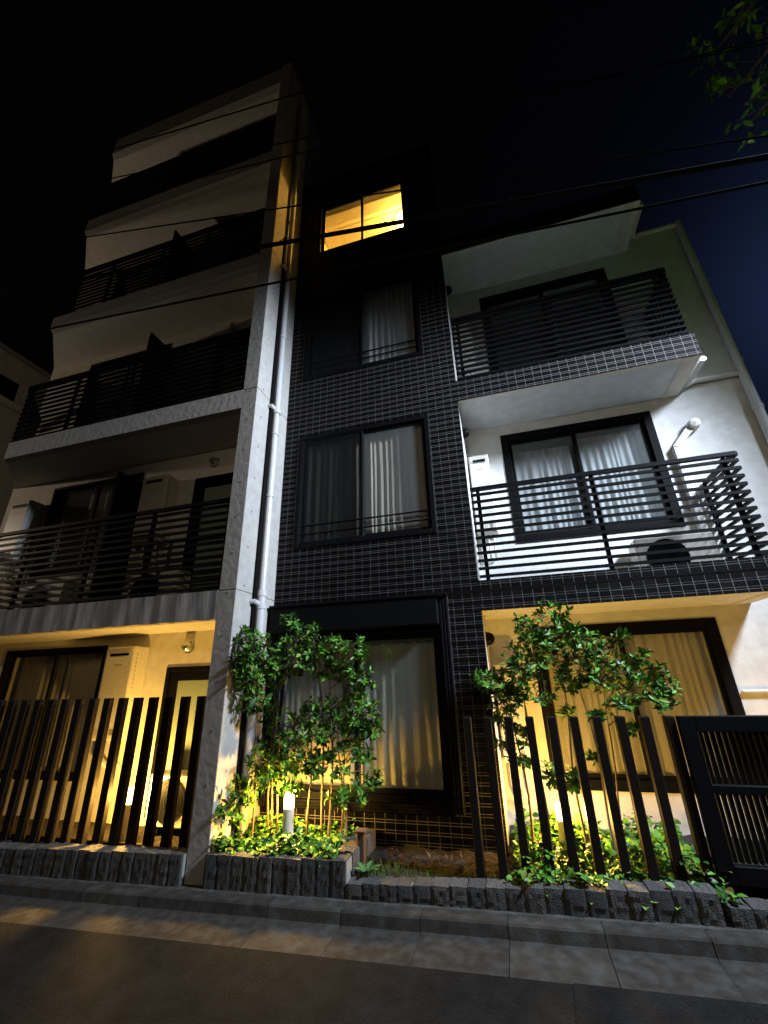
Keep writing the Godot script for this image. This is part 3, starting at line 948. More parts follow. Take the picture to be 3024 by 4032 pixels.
# ------------------------------------------------------------------ curtains
func curtain(label: String, m: Material, x0: float, x1: float, y0: float, y1: float, z: float, sd: int, group := ""):
	var st := ns()
	var f := FastNoiseLite.new()
	f.seed = sd
	f.frequency = 1.3
	var n := int((x1 - x0) / 0.009)
	var ny := 8
	# irregular pleats: random widths and depths, loosening towards the hem
	var cr := RandomNumberGenerator.new()
	cr.seed = 900 + sd
	var edges := [0.0]
	var depth := []
	while edges[edges.size() - 1] < x1 - x0 + 0.2:
		edges.append(edges[edges.size() - 1] + cr.randf_range(0.045, 0.15))
		depth.append(cr.randf_range(0.006, 0.022))
	var P := func(i: int, j: int) -> Vector3:
		var u := (x1 - x0) * i / n
		var v := float(j) / ny
		var uu := maxf(0.0, u + 0.03 * f.get_noise_2d(u * 1.5, v * 0.9 + sd) * (1.0 - v))
		var k := 0
		while k < edges.size() - 2 and edges[k + 1] < uu: k += 1
		var fr: float = (uu - edges[k]) / (edges[k + 1] - edges[k])
		var zz: float = depth[k] * sin(fr * PI) * sin(fr * PI) * 2.0 * lerpf(1.25, 0.8, v)
		return Vector3(x0 + u, lerpf(y0, y1, v), z + zz - 0.015 + 0.012 * f.get_noise_2d(u * 2.0, v))
	st.set_smooth_group(0)
	for i in n:
		for j in ny:
			var a: Vector3 = P.call(i, j)
			var b: Vector3 = P.call(i + 1, j)
			var c: Vector3 = P.call(i + 1, j + 1)
			var d: Vector3 = P.call(i, j + 1)
			for q in [a, c, b, a, d, c]: st.add_vertex(q)
	st.index()
	st.generate_normals()
	var cx := Vector3((x0 + x1) / 2, y0, z)
	solo("curtain", label, "curtain", st.commit(), m, Vector3.ZERO, group)

func curtains():
	curtain("cream curtain in the ground-floor window behind the middle shrub", M.curtain, -2.70, -1.75, 0.56, 2.12, ZT - 0.145, 1)
	curtain("cream pleated curtain in the clear half of the ground-floor window", M.curtain, -1.72, -0.74, 0.56, 2.12, ZT - 0.145, 2)
	curtain("shadowed curtain behind the fly screen of the first-floor tiled window", M.curtain, -2.56, -1.66, 3.33, 4.97, ZT - 0.145, 3)
	curtain("beige curtain in the brighter half of the first-floor tiled window", M.curtain, -1.63, -0.70, 3.33, 4.97, ZT - 0.145, 4)
	curtain("pale grey curtain in the second-floor window of the tiled wall", M.sheer, -1.60, -0.70, 6.10, 7.75, ZT - 0.145, 5)
	curtain("white net curtain behind the left pane of the bright balcony", M.sheer, 0.36, 1.20, 3.36, 4.72, ZR - 0.155, 6)
	curtain("white net curtain behind the right pane of the bright balcony", M.sheer, 1.28, 2.20, 3.36, 4.80, ZR - 0.155, 7)
	curtain("tan curtain in the ground-floor window behind the right-hand shrub", M.curtain, 0.34, 2.20, 0.56, 2.08, ZR - 0.155, 8)
	curtain("yellowish curtain beside the ground-floor water heater", M.curtain, -6.35, -5.52, 0.62, 2.12, ZB - 0.19, 9)
	curtain("brown shaded curtain in the far pane of the left ground-floor window", M.curtain, -7.30, -6.42, 0.62, 2.12, ZB - 0.22, 10)
	curtain("unlit curtain in the first-floor window of the concrete block", M.curtain, -7.30, -6.30, 3.38, 4.86, ZB - 0.19, 11)

# ------------------------------------------------------------------ heaters, air conditioners, pipes
func heater(label: String, x0: float, x1: float, y0: float, y1: float, zw: float, d: float, pipes: bool):
	var t := thing("water_heater", label, "water heater", Vector3((x0 + x1) / 2, y0, zw))
	part(t, "casing", boxm(Vector3(x0, y0, zw + 0.001), Vector3(x1, y1, zw + d), 0.012), M.heater)
	var w := x1 - x0
	var zf := zw + d
	part(t, "cover", boxm(Vector3(x0 + 0.012, y0 + 0.02, zf + 0.0005), Vector3(x1 - 0.012, y1 - 0.015, zf + 0.008), 0.004), M.heater)
	var s := ns()
	ring(s, x0 + w * 0.14, x1 - w * 0.14, y1 - 0.125, y1 - 0.075, 0.010, zf + 0.0085, zf + 0.022)
	var ex := part(t, "exhaust", s.commit(), M.steel)
	part(ex, "slot", boxm(Vector3(x0 + w * 0.14 + 0.0102, y1 - 0.1148, zf + 0.0085), Vector3(x1 - w * 0.14 - 0.0102, y1 - 0.0852, zf + 0.011)), M.black)
	for k in 3:
		part(t, "printed_label", boxm(Vector3(x0 + w * (0.14 + 0.25 * k), y0 + 0.06, zf + 0.0081), Vector3(x0 + w * (0.30 + 0.25 * k), y0 + 0.13 + 0.03 * (k % 2), zf + 0.0088)), M.print if k == 2 else mat(Color(0.42, 0.40, 0.36), 0.6))
	part(t, "nameplate", boxm(Vector3(x0 + w * 0.38, y1 - 0.235, zf + 0.0081), Vector3(x0 + w * 0.62, y1 - 0.222, zf + 0.0088)), M.print)
	for k in 9:
		part(t, "side_slot", boxm(Vector3(x1 + 0.0002, y1 - 0.12 - k * 0.05, zf - 0.06), Vector3(x1 + 0.0012, y1 - 0.085 - k * 0.05, zf - 0.05)), M.print)
	if pipes:
		for k in 3:
			var ps := ns()
			var px := x0 + w * (0.25 + 0.25 * k)
			tube(ps, [Vector3(px, y0 + 0.01, zw + d * 0.5), Vector3(px, y0 - 0.25, zw + d * 0.5), Vector3(px, y0 - 0.33, zw + 0.03)], 0.014, 8)
			part(t, "pipe", ps.commit(), M.heater)

func aircon(label: String, p: Vector3, w: float, h: float, d: float):
	var t := thing("air_conditioner", label, "air conditioner", p)
	part(t, "casing", boxm(p, p + Vector3(w, h, d), 0.015), M.heater)
	var c := p + Vector3(w * 0.38, h * 0.5, d)
	var b := Basis(Quaternion(Vector3.UP, Vector3.BACK))
	var s := ns()
	lathe(s, c, [Vector2(0.0, 0.002), Vector2(h * 0.42, 0.002), Vector2(h * 0.43, 0.006)], b, 28)
	var f := part(t, "fan_opening", s.commit(), M.black)
	for k in 6:
		var rs := ns()
		var rr := h * (0.08 + 0.068 * k)
		var pts := []
		for i in 25: pts.append(c + Vector3(cos(TAU * i / 24.0) * rr, sin(TAU * i / 24.0) * rr, 0.014))
		tube(rs, pts, 0.0025, 5)
		part(f, "grille_ring", rs.commit(), M.rail)
	for k in 2:
		part(t, "foot", boxm(p + Vector3(w * (0.12 + 0.6 * k), -0.06, 0.02), p + Vector3(w * (0.12 + 0.6 * k) + 0.09, -0.001, d - 0.02)), M.black)

func equipment():
	heater("warm-lit cream water heater on the ground-floor wall above the slatted fence", -5.15, -4.70, 1.04, 2.14, ZB, 0.25, true)
	heater("pale water heater beside the door of the first-floor concrete balcony", -5.15, -4.69, 3.60, 4.67, ZB, 0.25, true)
	heater("pale water heater at the far end of the first-floor concrete balcony", -7.91, -7.49, 3.60, 4.65, ZB, 0.25, true)
	heater("white water heater at the left of the brightly lit balcony", -0.215, 0.06, 3.42, 4.60, ZR, 0.20, true)
	heater("shaded water heater behind the leaves of the right-hand shrub", -0.215, 0.08, 0.75, 1.78, ZR, 0.20, true)
	heater("dim water heater behind the dark upper balcony railing", -0.215, 0.06, 6.22, 7.30, ZR, 0.20, true)
	aircon("air conditioner with black fan on the bright balcony floor", Vector3(1.56, 2.59, -5.58), 0.80, 0.50, 0.29)
	aircon("air conditioner in shadow on the first-floor concrete balcony", Vector3(-4.95, 2.58, -4.82), 0.78, 0.54, 0.29)
	aircon("air conditioner behind the far slats of the first-floor concrete balcony", Vector3(-6.9, 2.58, -4.80), 0.78, 0.54, 0.29)
	aircon("low air conditioner standing in the left ground-floor garden by the door", Vector3(-4.10, 0.22, -4.82), 0.78, 0.50, 0.27)
	# duct cover of the bright balcony
	var t := thing("duct_cover", "white angled duct cover climbing the wall of the bright balcony", "duct", Vector3(2.43, 3.0, ZR))
	var s := ns()
	cbox(s, Vector3(2.375, 2.75, ZR + 0.001), Vector3(2.465, 4.34, ZR + 0.075), 0.01)
	part(t, "lower_run", s.commit(), M.paint2)
	var s2 := ns()
	slab(s2, [Vector2(2.375, 4.345), Vector2(2.465, 4.345), Vector2(2.70, 4.575), Vector2(2.63, 4.64)], ZR + 0.001, ZR + 0.078)
	part(t, "upper_run", s2.commit(), M.paint2)
	var s3 := ns()
	lathe(s3, Vector3(2.69, 4.625, ZR), [Vector2(0.07, 0.0), Vector2(0.075, 0.06), Vector2(0.06, 0.12), Vector2(0.0, 0.14)], Basis(Quaternion(Vector3.UP, Vector3.BACK)), 18)
	part(t, "end_cap", s3.commit(), M.paint2)
	# downpipe on the side wall
	var d := thing("drainpipe", "tall grey drainpipe fixed to the side wall of the concrete block", "drainpipe", Vector3(-2.77, 0.0, -4.41))
	var ps := ns()
	tube(ps, [Vector3(-2.772, 0.1, -4.41), Vector3(-2.772, 2.60, -4.41)], 0.052, 16)
	part(d, "pipe", ps.commit(), M.pipe)
	ps = ns()
	tube(ps, [Vector3(-2.772, 2.601, -4.41), Vector3(-2.772, 13.0, -4.41)], 0.044, 16)
	part(d, "pipe", ps.commit(), M.pipe)
	for y in [2.45, 2.60, 5.2, 8.0, 10.7]:
		var cs := ns()
		lathe(cs, Vector3(-2.772, y, -4.41), [Vector2(0.053, 0.0), Vector2(0.060, 0.004), Vector2(0.060, 0.07), Vector2(0.053, 0.075)])
		part(d, "collar", cs.commit(), M.pipe)
	for y in [1.2, 3.9, 4.85, 6.6, 7.4, 9.3, 11.5]:
		part(d, "bracket", boxm(Vector3(XW + 0.001, y, -4.43), Vector3(-2.815, y + 0.03, -4.39)), M.pipe)
		var cs := ns()
		lathe(cs, Vector3(-2.772, y, -4.41), [Vector2(0.046, 0.0), Vector2(0.054, 0.002), Vector2(0.054, 0.028), Vector2(0.046, 0.03)])
		part(d, "clamp", cs.commit(), M.pipe)
	for y in [2.50, 5.25, 8.05]:
		var es := ns()
		tube(es, [Vector3(XW + 0.001, y + 0.03, -4.30), Vector3(-2.79, y + 0.03, -4.30), Vector3(-2.772, y, -4.40)], 0.03, 10)
		part(d, "branch", es.commit(), M.pipe)
	var bc := thing("cable_duct", "black cable duct beside the drainpipe on the pale side wall", "cable duct", Vector3(XW, 0.1, -4.35))
	part(bc, "run", boxm(Vector3(XW + 0.001, 0.1, -4.365), Vector3(XW + 0.035, 8.75, -4.315), 0.004), M.black)
	part(bc, "cap", boxm(Vector3(XW + 0.001, 8.751, -4.40), Vector3(XW + 0.05, 8.80, -4.30), 0.004), M.black)
	# downpipe at the right-hand corner
	var r := thing("drainpipe", "drainpipe at the right-hand corner with branches from the balcony slabs", "drainpipe", Vector3(3.43, 0, -5.58))
	ps = ns()
	tube(ps, [Vector3(3.43, 0.0, -5.585), Vector3(3.43, 8.25, -5.585)], 0.052, 16)
	part(r, "pipe", ps.commit(), M.pipe)
	for y in [5.28, 8.2]:
		var es := ns()
		tube(es, [Vector3(2.72, y - 0.12, -4.95), Vector3(2.72, y - 0.10, -5.50), Vector3(2.78, y - 0.04, -5.575), Vector3(2.88, y, -5.585), Vector3(3.37, y, -5.585), Vector3(3.42, y - 0.02, -5.585)], 0.036, 12)
		part(r, "branch", es.commit(), M.pipe)
	for y in [1.5, 3.0, 4.7, 5.45, 6.9]:
		var cs := ns()
		lathe(cs, Vector3(3.43, y, -5.585), [Vector2(0.053, 0.0), Vector2(0.060, 0.003), Vector2(0.060, 0.05), Vector2(0.053, 0.053)])
		part(r, "collar", cs.commit(), M.pipe)
		part(r, "bracket", boxm(Vector3(3.41, y, ZR + 0.001), Vector3(3.45, y + 0.03, -5.63)), M.pipe)
	var cd := ns()
	tube(cd, [Vector3(2.30, 1.42, ZR + 0.02), Vector3(3.36, 1.42, ZR + 0.02)], 0.018, 8)
	solo("conduit", "thin white conduit along the wall behind the louvred gate", "conduit", cd.commit(), M.paint2)
	# antenna rods on the low roof
	var a := thing("roof_antenna", "bent metal rods standing on the low roof above the dark balcony", "antenna", Vector3(2.4, 8.2, -4.93))
	for q in [[2.08, 0.16], [2.46, 0.30], [2.62, 0.30]]:
		var rs := ns()
		tube(rs, [Vector3(q[0], 8.19, -4.93), Vector3(q[0], 8.36, -4.93), Vector3(q[0] + 0.05, 8.36 + q[1] * 0.5, -4.93), Vector3(q[0] + 0.10, 8.36 + q[1], -4.93), Vector3(q[0] + 0.10, 8.40 + q[1], -4.97)], 0.012, 8)
		part(a, "rod", rs.commit(), M.steel)

func slab(st: SurfaceTool, poly: Array, z0: float, z1: float):
	var c := Vector2.ZERO
	for q in poly: c += q
	c /= poly.size()
	var idx := Geometry2D.triangulate_polygon(PackedVector2Array(poly))
	for k in range(0, idx.size(), 3):
		var a: Vector2 = poly[idx[k]]
		var b: Vector2 = poly[idx[k + 1]]
		var d: Vector2 = poly[idx[k + 2]]
		tri(st, Vector3(a.x, a.y, z1), Vector3(b.x, b.y, z1), Vector3(d.x, d.y, z1), Vector3.BACK)
		tri(st, Vector3(a.x, a.y, z0), Vector3(b.x, b.y, z0), Vector3(d.x, d.y, z0), Vector3.FORWARD)
	for i in poly.size():
		var a: Vector2 = poly[i]
		var b: Vector2 = poly[(i + 1) % poly.size()]
		var m := (a + b) * 0.5 - c
		quad(st, Vector3(a.x, a.y, z0), Vector3(b.x, b.y, z0), Vector3(b.x, b.y, z1), Vector3(a.x, a.y, z1), Vector3(m.x, m.y, 0))

# ------------------------------------------------------------------ plants
# one leaf: folded along the midrib and bent; dir is its axis, up its upper side
func leaf(st: SurfaceTool, p: Vector3, dir: Vector3, up: Vector3, L: float, W: float, col: Color, bend := 0.25):
	var d := dir.normalized()
	var side := d.cross(up).normalized()
	var u := side.cross(d).normalized()
	var prof := [[0.0, 0.06], [0.28, 0.75], [0.58, 1.0], [0.84, 0.6], [1.0, 0.0]]
	var mid := []
	var lf := []
	var rt := []
	for q in prof:
		var t: float = q[0]
		var c: Vector3 = p + d * L * t - u * L * bend * t * t
		var w: float = W * 0.5 * float(q[1])
		mid.append(c)
		lf.append(c + side * w + u * w * 0.35)
		rt.append(c - side * w + u * w * 0.35)
	st.set_color(col)
	for i in prof.size() - 1:
		quad(st, mid[i], lf[i], lf[i + 1], mid[i + 1], u)
		quad(st, mid[i], rt[i], rt[i + 1], mid[i + 1], u)

func rdir() -> Vector3:
	var z := rng.randf_range(-1, 1)
	var a := rng.randf_range(0, TAU)
	return Vector3(sqrt(1 - z * z) * cos(a), z, sqrt(1 - z * z) * sin(a))

func leaf_col() -> Color:
	var k := rng.randf()
	var c := Color(0.050, 0.165, 0.016).lerp(Color(0.105, 0.26, 0.024), k)
	var q := rng.randf()
	if q < 0.12: c = Color(0.15, 0.25, 0.04)
	elif q < 0.42: c = Color(0.030, 0.085, 0.016)
	elif q < 0.46: c = Color(0.14, 0.13, 0.04)
	return c

func shrub(called: String, label: String, blobs: Array, bases: Array, zmid: float, sd: int, dens: float):
	rng.seed = sd
	var t := thing(called, label, "shrub", Vector3(bases[bases.size() / 2].x, 0.15, zmid))
	var crown := ns()
	var twigs := ns()
	var top := 0.0
	# main stems: each rises towards one of the higher clumps
	var stems := []
	for b in bases:
		var best: Array = blobs[0]
		var bd := 1e9
		for q in blobs:
			var dd: float = absf(q[0] - b.x - b.z * 0.0) * 1.0 + absf(q[1] - b.y)
			if dd < bd and q[1] > b.y - 0.25:
				bd = dd
				best = q
		var root := Vector3(b.x, 0.12, zmid + rng.randf_range(-0.12, 0.12))
		var tip := Vector3(best[0], best[1], best[2])
		var pts := []
		for i in 9:
			var k := i / 8.0
			var w := Vector3(sin(k * 5.0 + b.x * 7.0), 0, cos(k * 4.0 + b.x * 3.0)) * 0.025 * sin(k * PI)
			pts.append(root.lerp(Vector3(lerpf(root.x, tip.x, pow(k, 1.4)), tip.y, lerpf(root.z, tip.z, k)), k) + w)
		stems.append(pts)
		var s := ns()
		tube(s, pts, rng.randf_range(0.010, 0.015), 7, 0.004)
		part(t, "stem", s.commit(), M.bark)
	for q in blobs:
		var c := Vector3(q[0], q[1], q[2])
		var rx: float = q[3]
		var ry: float = q[4]
		if c.x < -2.74 and c.x > -3.4:
			var k := -2.74 / c.x
			c = CAM + (c - CAM) * k
		# twig from the nearest stem
		var np := Vector3.ZERO
		var bd := 1e9
		for pts in stems:
			for p in pts:
				if p.y > c.y + 0.02: continue
				var dd: float = p.distance_to(c)
				if dd < bd:
					bd = dd
					np = p
		var midp := (np + c) * 0.5 + Vector3(rng.randf_range(-0.04, 0.04), 0.05, rng.randf_range(-0.04, 0.04))
		tube(twigs, [np, midp, c], 0.006, 5, 0.003)
		var n := int(ceil(rx * ry * 950.0 * dens)) + 5
		for i in n:
			var o := rdir() * pow(rng.randf(), 0.4)
			var tip := c + Vector3(o.x * rx * 1.45, o.y * ry * 1.45, o.z * minf(rx * 1.3, 0.17))
			tip.z = clampf(tip.z, ZT + 0.10, -4.02)
			if tip.x < XW + 0.05: tip.x = XW + 0.05 + rng.randf() * 0.04
			var grow := (Vector3(o.x, o.y * 0.6 + 0.7, o.z) + rdir() * 0.3).normalized()
			tube(twigs, [c.lerp(tip, 0.15), tip], 0.0025, 4, 0.0015)
			var a0 := rng.randf() * TAU
			var nl := rng.randi_range(6, 9)
			var ax := grow.cross(Vector3(0.3, 0.2, 1)).normalized()
			var ay := grow.cross(ax)
			for j in nl:
				var a := a0 + j * 2.4
				var rise := rng.randf_range(0.15, 0.95)
				var dir := (ax * cos(a) + ay * sin(a)) * (1.15 - rise * 0.7) + grow * rise
				var L := rng.randf_range(0.040, 0.088)
				leaf(crown, tip - grow * rng.randf_range(0.0, 0.05), dir, grow + rdir() * 0.25, L, L * rng.randf_range(0.36, 0.48), leaf_col(), rng.randf_range(0.05, 0.35))
	part(t, "twigs", twigs.commit(), M.bark)
	part(t, "crown", crown.commit(), M.leaf)

func plants():
	var C := [[-2.30,2.24,-4.29,0.11,0.08],[-2.06,2.17,-4.34,0.06,0.05],[-2.28,2.10,-4.52,0.21,0.10],[-1.95,1.96,-4.45,0.19,0.14],[-1.59,1.97,-4.29,0.14,0.09],[-1.51,1.92,-4.40,0.06,0.06],[-2.92,2.04,-4.41,0.22,0.17],[-2.68,1.91,-4.31,0.27,0.18],[-3.11,1.89,-4.50,0.12,0.12],[-2.85,1.69,-4.30,0.18,0.15],[-2.44,1.80,-4.38,0.16,0.10],[-2.22,1.89,-4.42,0.20,0.14],[-1.86,1.77,-4.40,0.19,0.11],[-1.57,1.67,-4.45,0.16,0.11],[-2.56,1.62,-4.50,0.14,0.11],[-1.57,1.54,-4.57,0.10,0.11],[-2.08,1.38,-4.35,0.14,0.09],[-1.84,1.35,-4.47,0.16,0.10],[-1.62,1.42,-4.48,0.12,0.09],[-1.42,1.32,-4.35,0.11,0.12],[-2.67,1.48,-4.26,0.13,0.09],[-2.62,1.32,-4.57,0.14,0.09],[-2.20,1.25,-4.36,0.17,0.09],[-1.97,1.16,-4.36,0.18,0.08],[-1.83,1.24,-4.54,0.14,0.07],[-1.59,1.19,-4.45,0.18,0.10],[-1.38,1.17,-4.41,0.09,0.08],[-2.52,1.06,-4.51,0.24,0.12],[-2.14,1.07,-4.27,0.18,0.10],[-1.72,1.00,-4.49,0.16,0.11],[-1.51,0.97,-4.38,0.09,0.08],[-2.47,0.91,-4.29,0.20,0.11],[-2.32,0.88,-4.47,0.21,0.12],[-2.11,0.89,-4.56,0.19,0.10],[-1.81,0.88,-4.33,0.17,0.08],[-2.73,0.72,-4.46,0.13,0.08],[-2.37,0.74,-4.36,0.20,0.09],[-2.88,0.57,-4.50,0.13,0.10],[-3.02,0.45,-4.49,0.13,0.11],[-1.73,0.63,-4.33,0.09,0.06],[-1.56,0.65,-4.53,0.13,0.08],[-1.43,0.76,-4.47,0.07,0.06]]
	var D := [[0.41,2.23,-4.56,0.09,0.07],[0.54,2.20,-4.60,0.07,0.07],[0.21,2.10,-4.48,0.11,0.09],[0.35,2.07,-4.58,0.12,0.09],[0.52,2.02,-4.62,0.10,0.09],[0.62,1.98,-4.37,0.10,0.07],[0.12,1.97,-4.61,0.11,0.09],[0.27,1.90,-4.47,0.12,0.10],[0.06,1.82,-4.49,0.11,0.10],[0.17,1.73,-4.39,0.13,0.10],[0.37,1.85,-4.56,0.10,0.09],[-0.26,1.63,-4.43,0.09,0.08],[-0.14,1.64,-4.62,0.09,0.07],[-0.18,1.53,-4.43,0.10,0.08],[-0.07,1.52,-4.52,0.10,0.10],[-0.13,1.40,-4.47,0.10,0.10],[0.03,1.46,-4.54,0.10,0.08],[0.18,1.46,-4.40,0.11,0.08],[0.11,1.59,-4.40,0.12,0.08],[0.60,1.89,-4.58,0.13,0.07],[0.77,1.92,-4.58,0.10,0.07],[0.98,1.94,-4.52,0.09,0.07],[0.53,1.78,-4.63,0.10,0.09],[0.75,1.79,-4.41,0.12,0.08],[0.92,1.73,-4.61,0.11,0.08],[0.66,1.65,-4.39,0.14,0.08],[0.46,1.64,-4.65,0.10,0.08],[0.57,1.57,-4.54,0.13,0.06],[0.79,1.57,-4.53,0.12,0.08],[0.96,1.50,-4.65,0.13,0.08],[1.16,1.77,-4.59,0.08,0.08],[1.10,1.64,-4.59,0.09,0.08],[1.19,1.62,-4.36,0.07,0.07],[1.22,1.53,-4.46,0.10,0.08],[1.11,1.42,-4.37,0.13,0.07],[1.25,1.44,-4.40,0.07,0.06],[0.69,1.31,-4.41,0.09,0.04],[0.43,1.32,-4.62,0.07,0.03],[0.88,1.39,-4.38,0.09,0.06],[0.94,1.21,-4.43,0.06,0.04],[-0.14,1.24,-4.50,0.07,0.09],[-0.00,1.10,-4.61,0.07,0.09],[-0.14,0.97,-4.65,0.09,0.09],[0.00,0.92,-4.57,0.07,0.07],[0.21,0.85,-4.41,0.08,0.07],[0.39,0.79,-4.51,0.08,0.07],[0.60,0.96,-4.57,0.05,0.06]]
	shrub("shrub", "leafy multi-stemmed shrub round the middle garden light", C, [Vector3(-2.62, 2.0, 0), Vector3(-2.5, 1.2, 0), Vector3(-2.42, 1.9, 0), Vector3(-2.36, 2.2, 0), Vector3(-2.05, 1.6, 0), Vector3(-1.98, 2.1, 0), Vector3(-1.85, 1.9, 0), Vector3(-1.78, 1.3, 0), Vector3(-1.70, 0.9, 0)], -4.45, 21, 1.0)
	shrub("shrub", "leafy shrub rising above the posts of the right-hand fence", D, [Vector3(-0.12, 1.2, 0), Vector3(-0.02, 1.6, 0), Vector3(0.06, 2.0, 0), Vector3(0.12, 1.8, 0), Vector3(0.28, 1.9, 0), Vector3(0.42, 1.7, 0), Vector3(0.62, 1.6, 0), Vector3(0.70, 1.5, 0)], -4.52, 22, 0.95)
	# ground cover
	rng.seed = 31
	cover("ground_cover", "low leafy ground cover filling the bed round the middle light", [[-2.80, -1.68, -4.72, -4.02, 0.20, 0.20, 2600], [-2.80, -1.62, -4.12, -3.99, 0.22, 0.12, 420]], 0.05)
	cover("ground_cover", "ivy-like ground cover between the right-hand fence and the wall", [[-0.16, 1.25, -5.3, -4.12, 0.14, 0.28, 3000], [-0.2, 1.25, -4.15, -3.98, 0.17, 0.13, 420]], 0.056)
	# grass and a broad-leaved weed on the low bed
	var st := ns()
	for i in 900:
		var x := -1.44 + pow(rng.randf(), 1.15) * 1.2
		var z := rng.randf_range(-4.30, -4.06)
		var h := rng.randf_range(0.03, 0.085) * (1.25 if x < -1.1 else 0.8)
		var b := Vector3(x, 0.125, z)
		var tipv := b + Vector3(rng.randf_range(-0.03, 0.03), h, rng.randf_range(-0.02, 0.04))
		var sd := Vector3(rng.randf_range(-1, 1), 0, rng.randf_range(-1, 1)).normalized() * 0.0028
		st.set_color(Color(0.09, 0.14, 0.045).lerp(Color(0.05, 0.11, 0.025), rng.randf()))
		tri(st, b + sd, b - sd, tipv, Vector3.BACK)
	var g := solo("grass", "tufts of short grass on the low bed below the tiled wall", "grass", st.commit(), M.leaf)
	g.set_meta("kind", "stuff")
	var w := thing("broadleaf_weed", "small broad-leaved plant at the corner of the granite bed", "plant", Vector3(-1.38, 0.13, -4.14))
	for i in 6:
		var s := ns()
		var a := i * 1.1 + 0.4
		leaf(s, Vector3(-1.38, 0.14, -4.12), Vector3(cos(a), 0.9, sin(a)), Vector3.UP, 0.13, 0.05, Color(0.09, 0.2, 0.06), 0.3)
		part(w, "leaf", s.commit(), M.leaf)
	# dry leaves on the dark soil
	var dl := ns()
	for i in 60:
		leaf(dl, Vector3(rng.randf_range(-1.3, -0.5), 0.15 + rng.randf() * 0.03, rng.randf_range(-4.7, -4.25)), Vector3(rng.randf_range(-1, 1), rng.randf_range(0, 0.5), rng.randf_range(-1, 1)), Vector3.UP, 0.06, 0.025, Color(0.09, 0.05, 0.022).lerp(Color(0.05, 0.03, 0.014), rng.randf()), 0.5)
	var dd := solo("dry_leaves", "dry brown leaves lying on soil below the tiled wall", "leaves", dl.commit(), M.leaf)
	dd.set_meta("kind", "stuff")
	var sk := ns()
	cbox(sk, Vector3(-1.53, 0.05, -4.36), Vector3(-1.46, 0.37, -4.29), 0.006)
	var stake := thing("wooden_stake", "short square wooden stake beside the granite bed", "stake", Vector3(-1.495, 0.05, -4.325))
	part(stake, "shaft", sk.commit(), M.wood)
	var skc := ns()
	cbox(skc, Vector3(-1.545, 0.371, -4.375), Vector3(-1.445, 0.39, -4.275), 0.006)
	part(stake, "cap", skc.commit(), M.wood)

func cover(called: String, label: String, areas: Array, size: float):
	var st := ns()
	for a in areas:
		for i in a[6]:
			var x := rng.randf_range(a[0], a[1])
			var z := rng.randf_range(a[2], a[3])
			var mound := 0.55 + 0.45 * sin(x * 9.0 + z * 5.0) * sin(z * 11.0 + x * 3.0)
			var y: float = a[4] + a[5] * mound * pow(rng.randf(), 0.6)
			var dir := Vector3(rng.randf_range(-1, 1), rng.randf_range(-0.35, 0.5), rng.randf_range(-1, 1))
			var up := Vector3(rng.randf_range(-0.6, 0.6), 1.0, rng.randf_range(-0.2, 0.9))
			var L := size * rng.randf_range(0.7, 1.35)
			leaf(st, Vector3(x, y, z), dir, up, L, L * rng.randf_range(0.6, 0.85), leaf_col(), rng.randf_range(0.1, 0.4))
	var o := solo(called, label, "ground cover", st.commit(), M.leaf)
	o.set_meta("kind", "stuff")

# ------------------------------------------------------------------ street: lamp, poles, cables, tree
func wire(label: String, a: Vector3, b: Vector3, sag: float, r: float, wrap := false):
	var st := ns()
	var pts := []
	var n := 40
	for i in n + 1:
		var k := float(i) / n
		pts.append(a.lerp(b, k) - Vector3(0, sag * 4.0 * k * (1.0 - k), 0))
	tube(st, pts, r, 6)
	if wrap:
		# thin lashing wire round the bundle
		for turn in range(0, 46):
			var k0 := 0.30 + turn * 0.011
			var c := a.lerp(b, k0) - Vector3(0, sag * 4.0 * k0 * (1.0 - k0), 0)
			if turn % 5 == 0:
				var lp := []
				for i in 9:
					var an := PI * i / 8.0
					lp.append(c + Vector3(cos(an) * 0.10, r * 0.5 + sin(an) * 0.055, 0))
				tube(st, lp, 0.004, 5)
	solo("overhead_cable", label, "cable", st.commit(), M.cable)

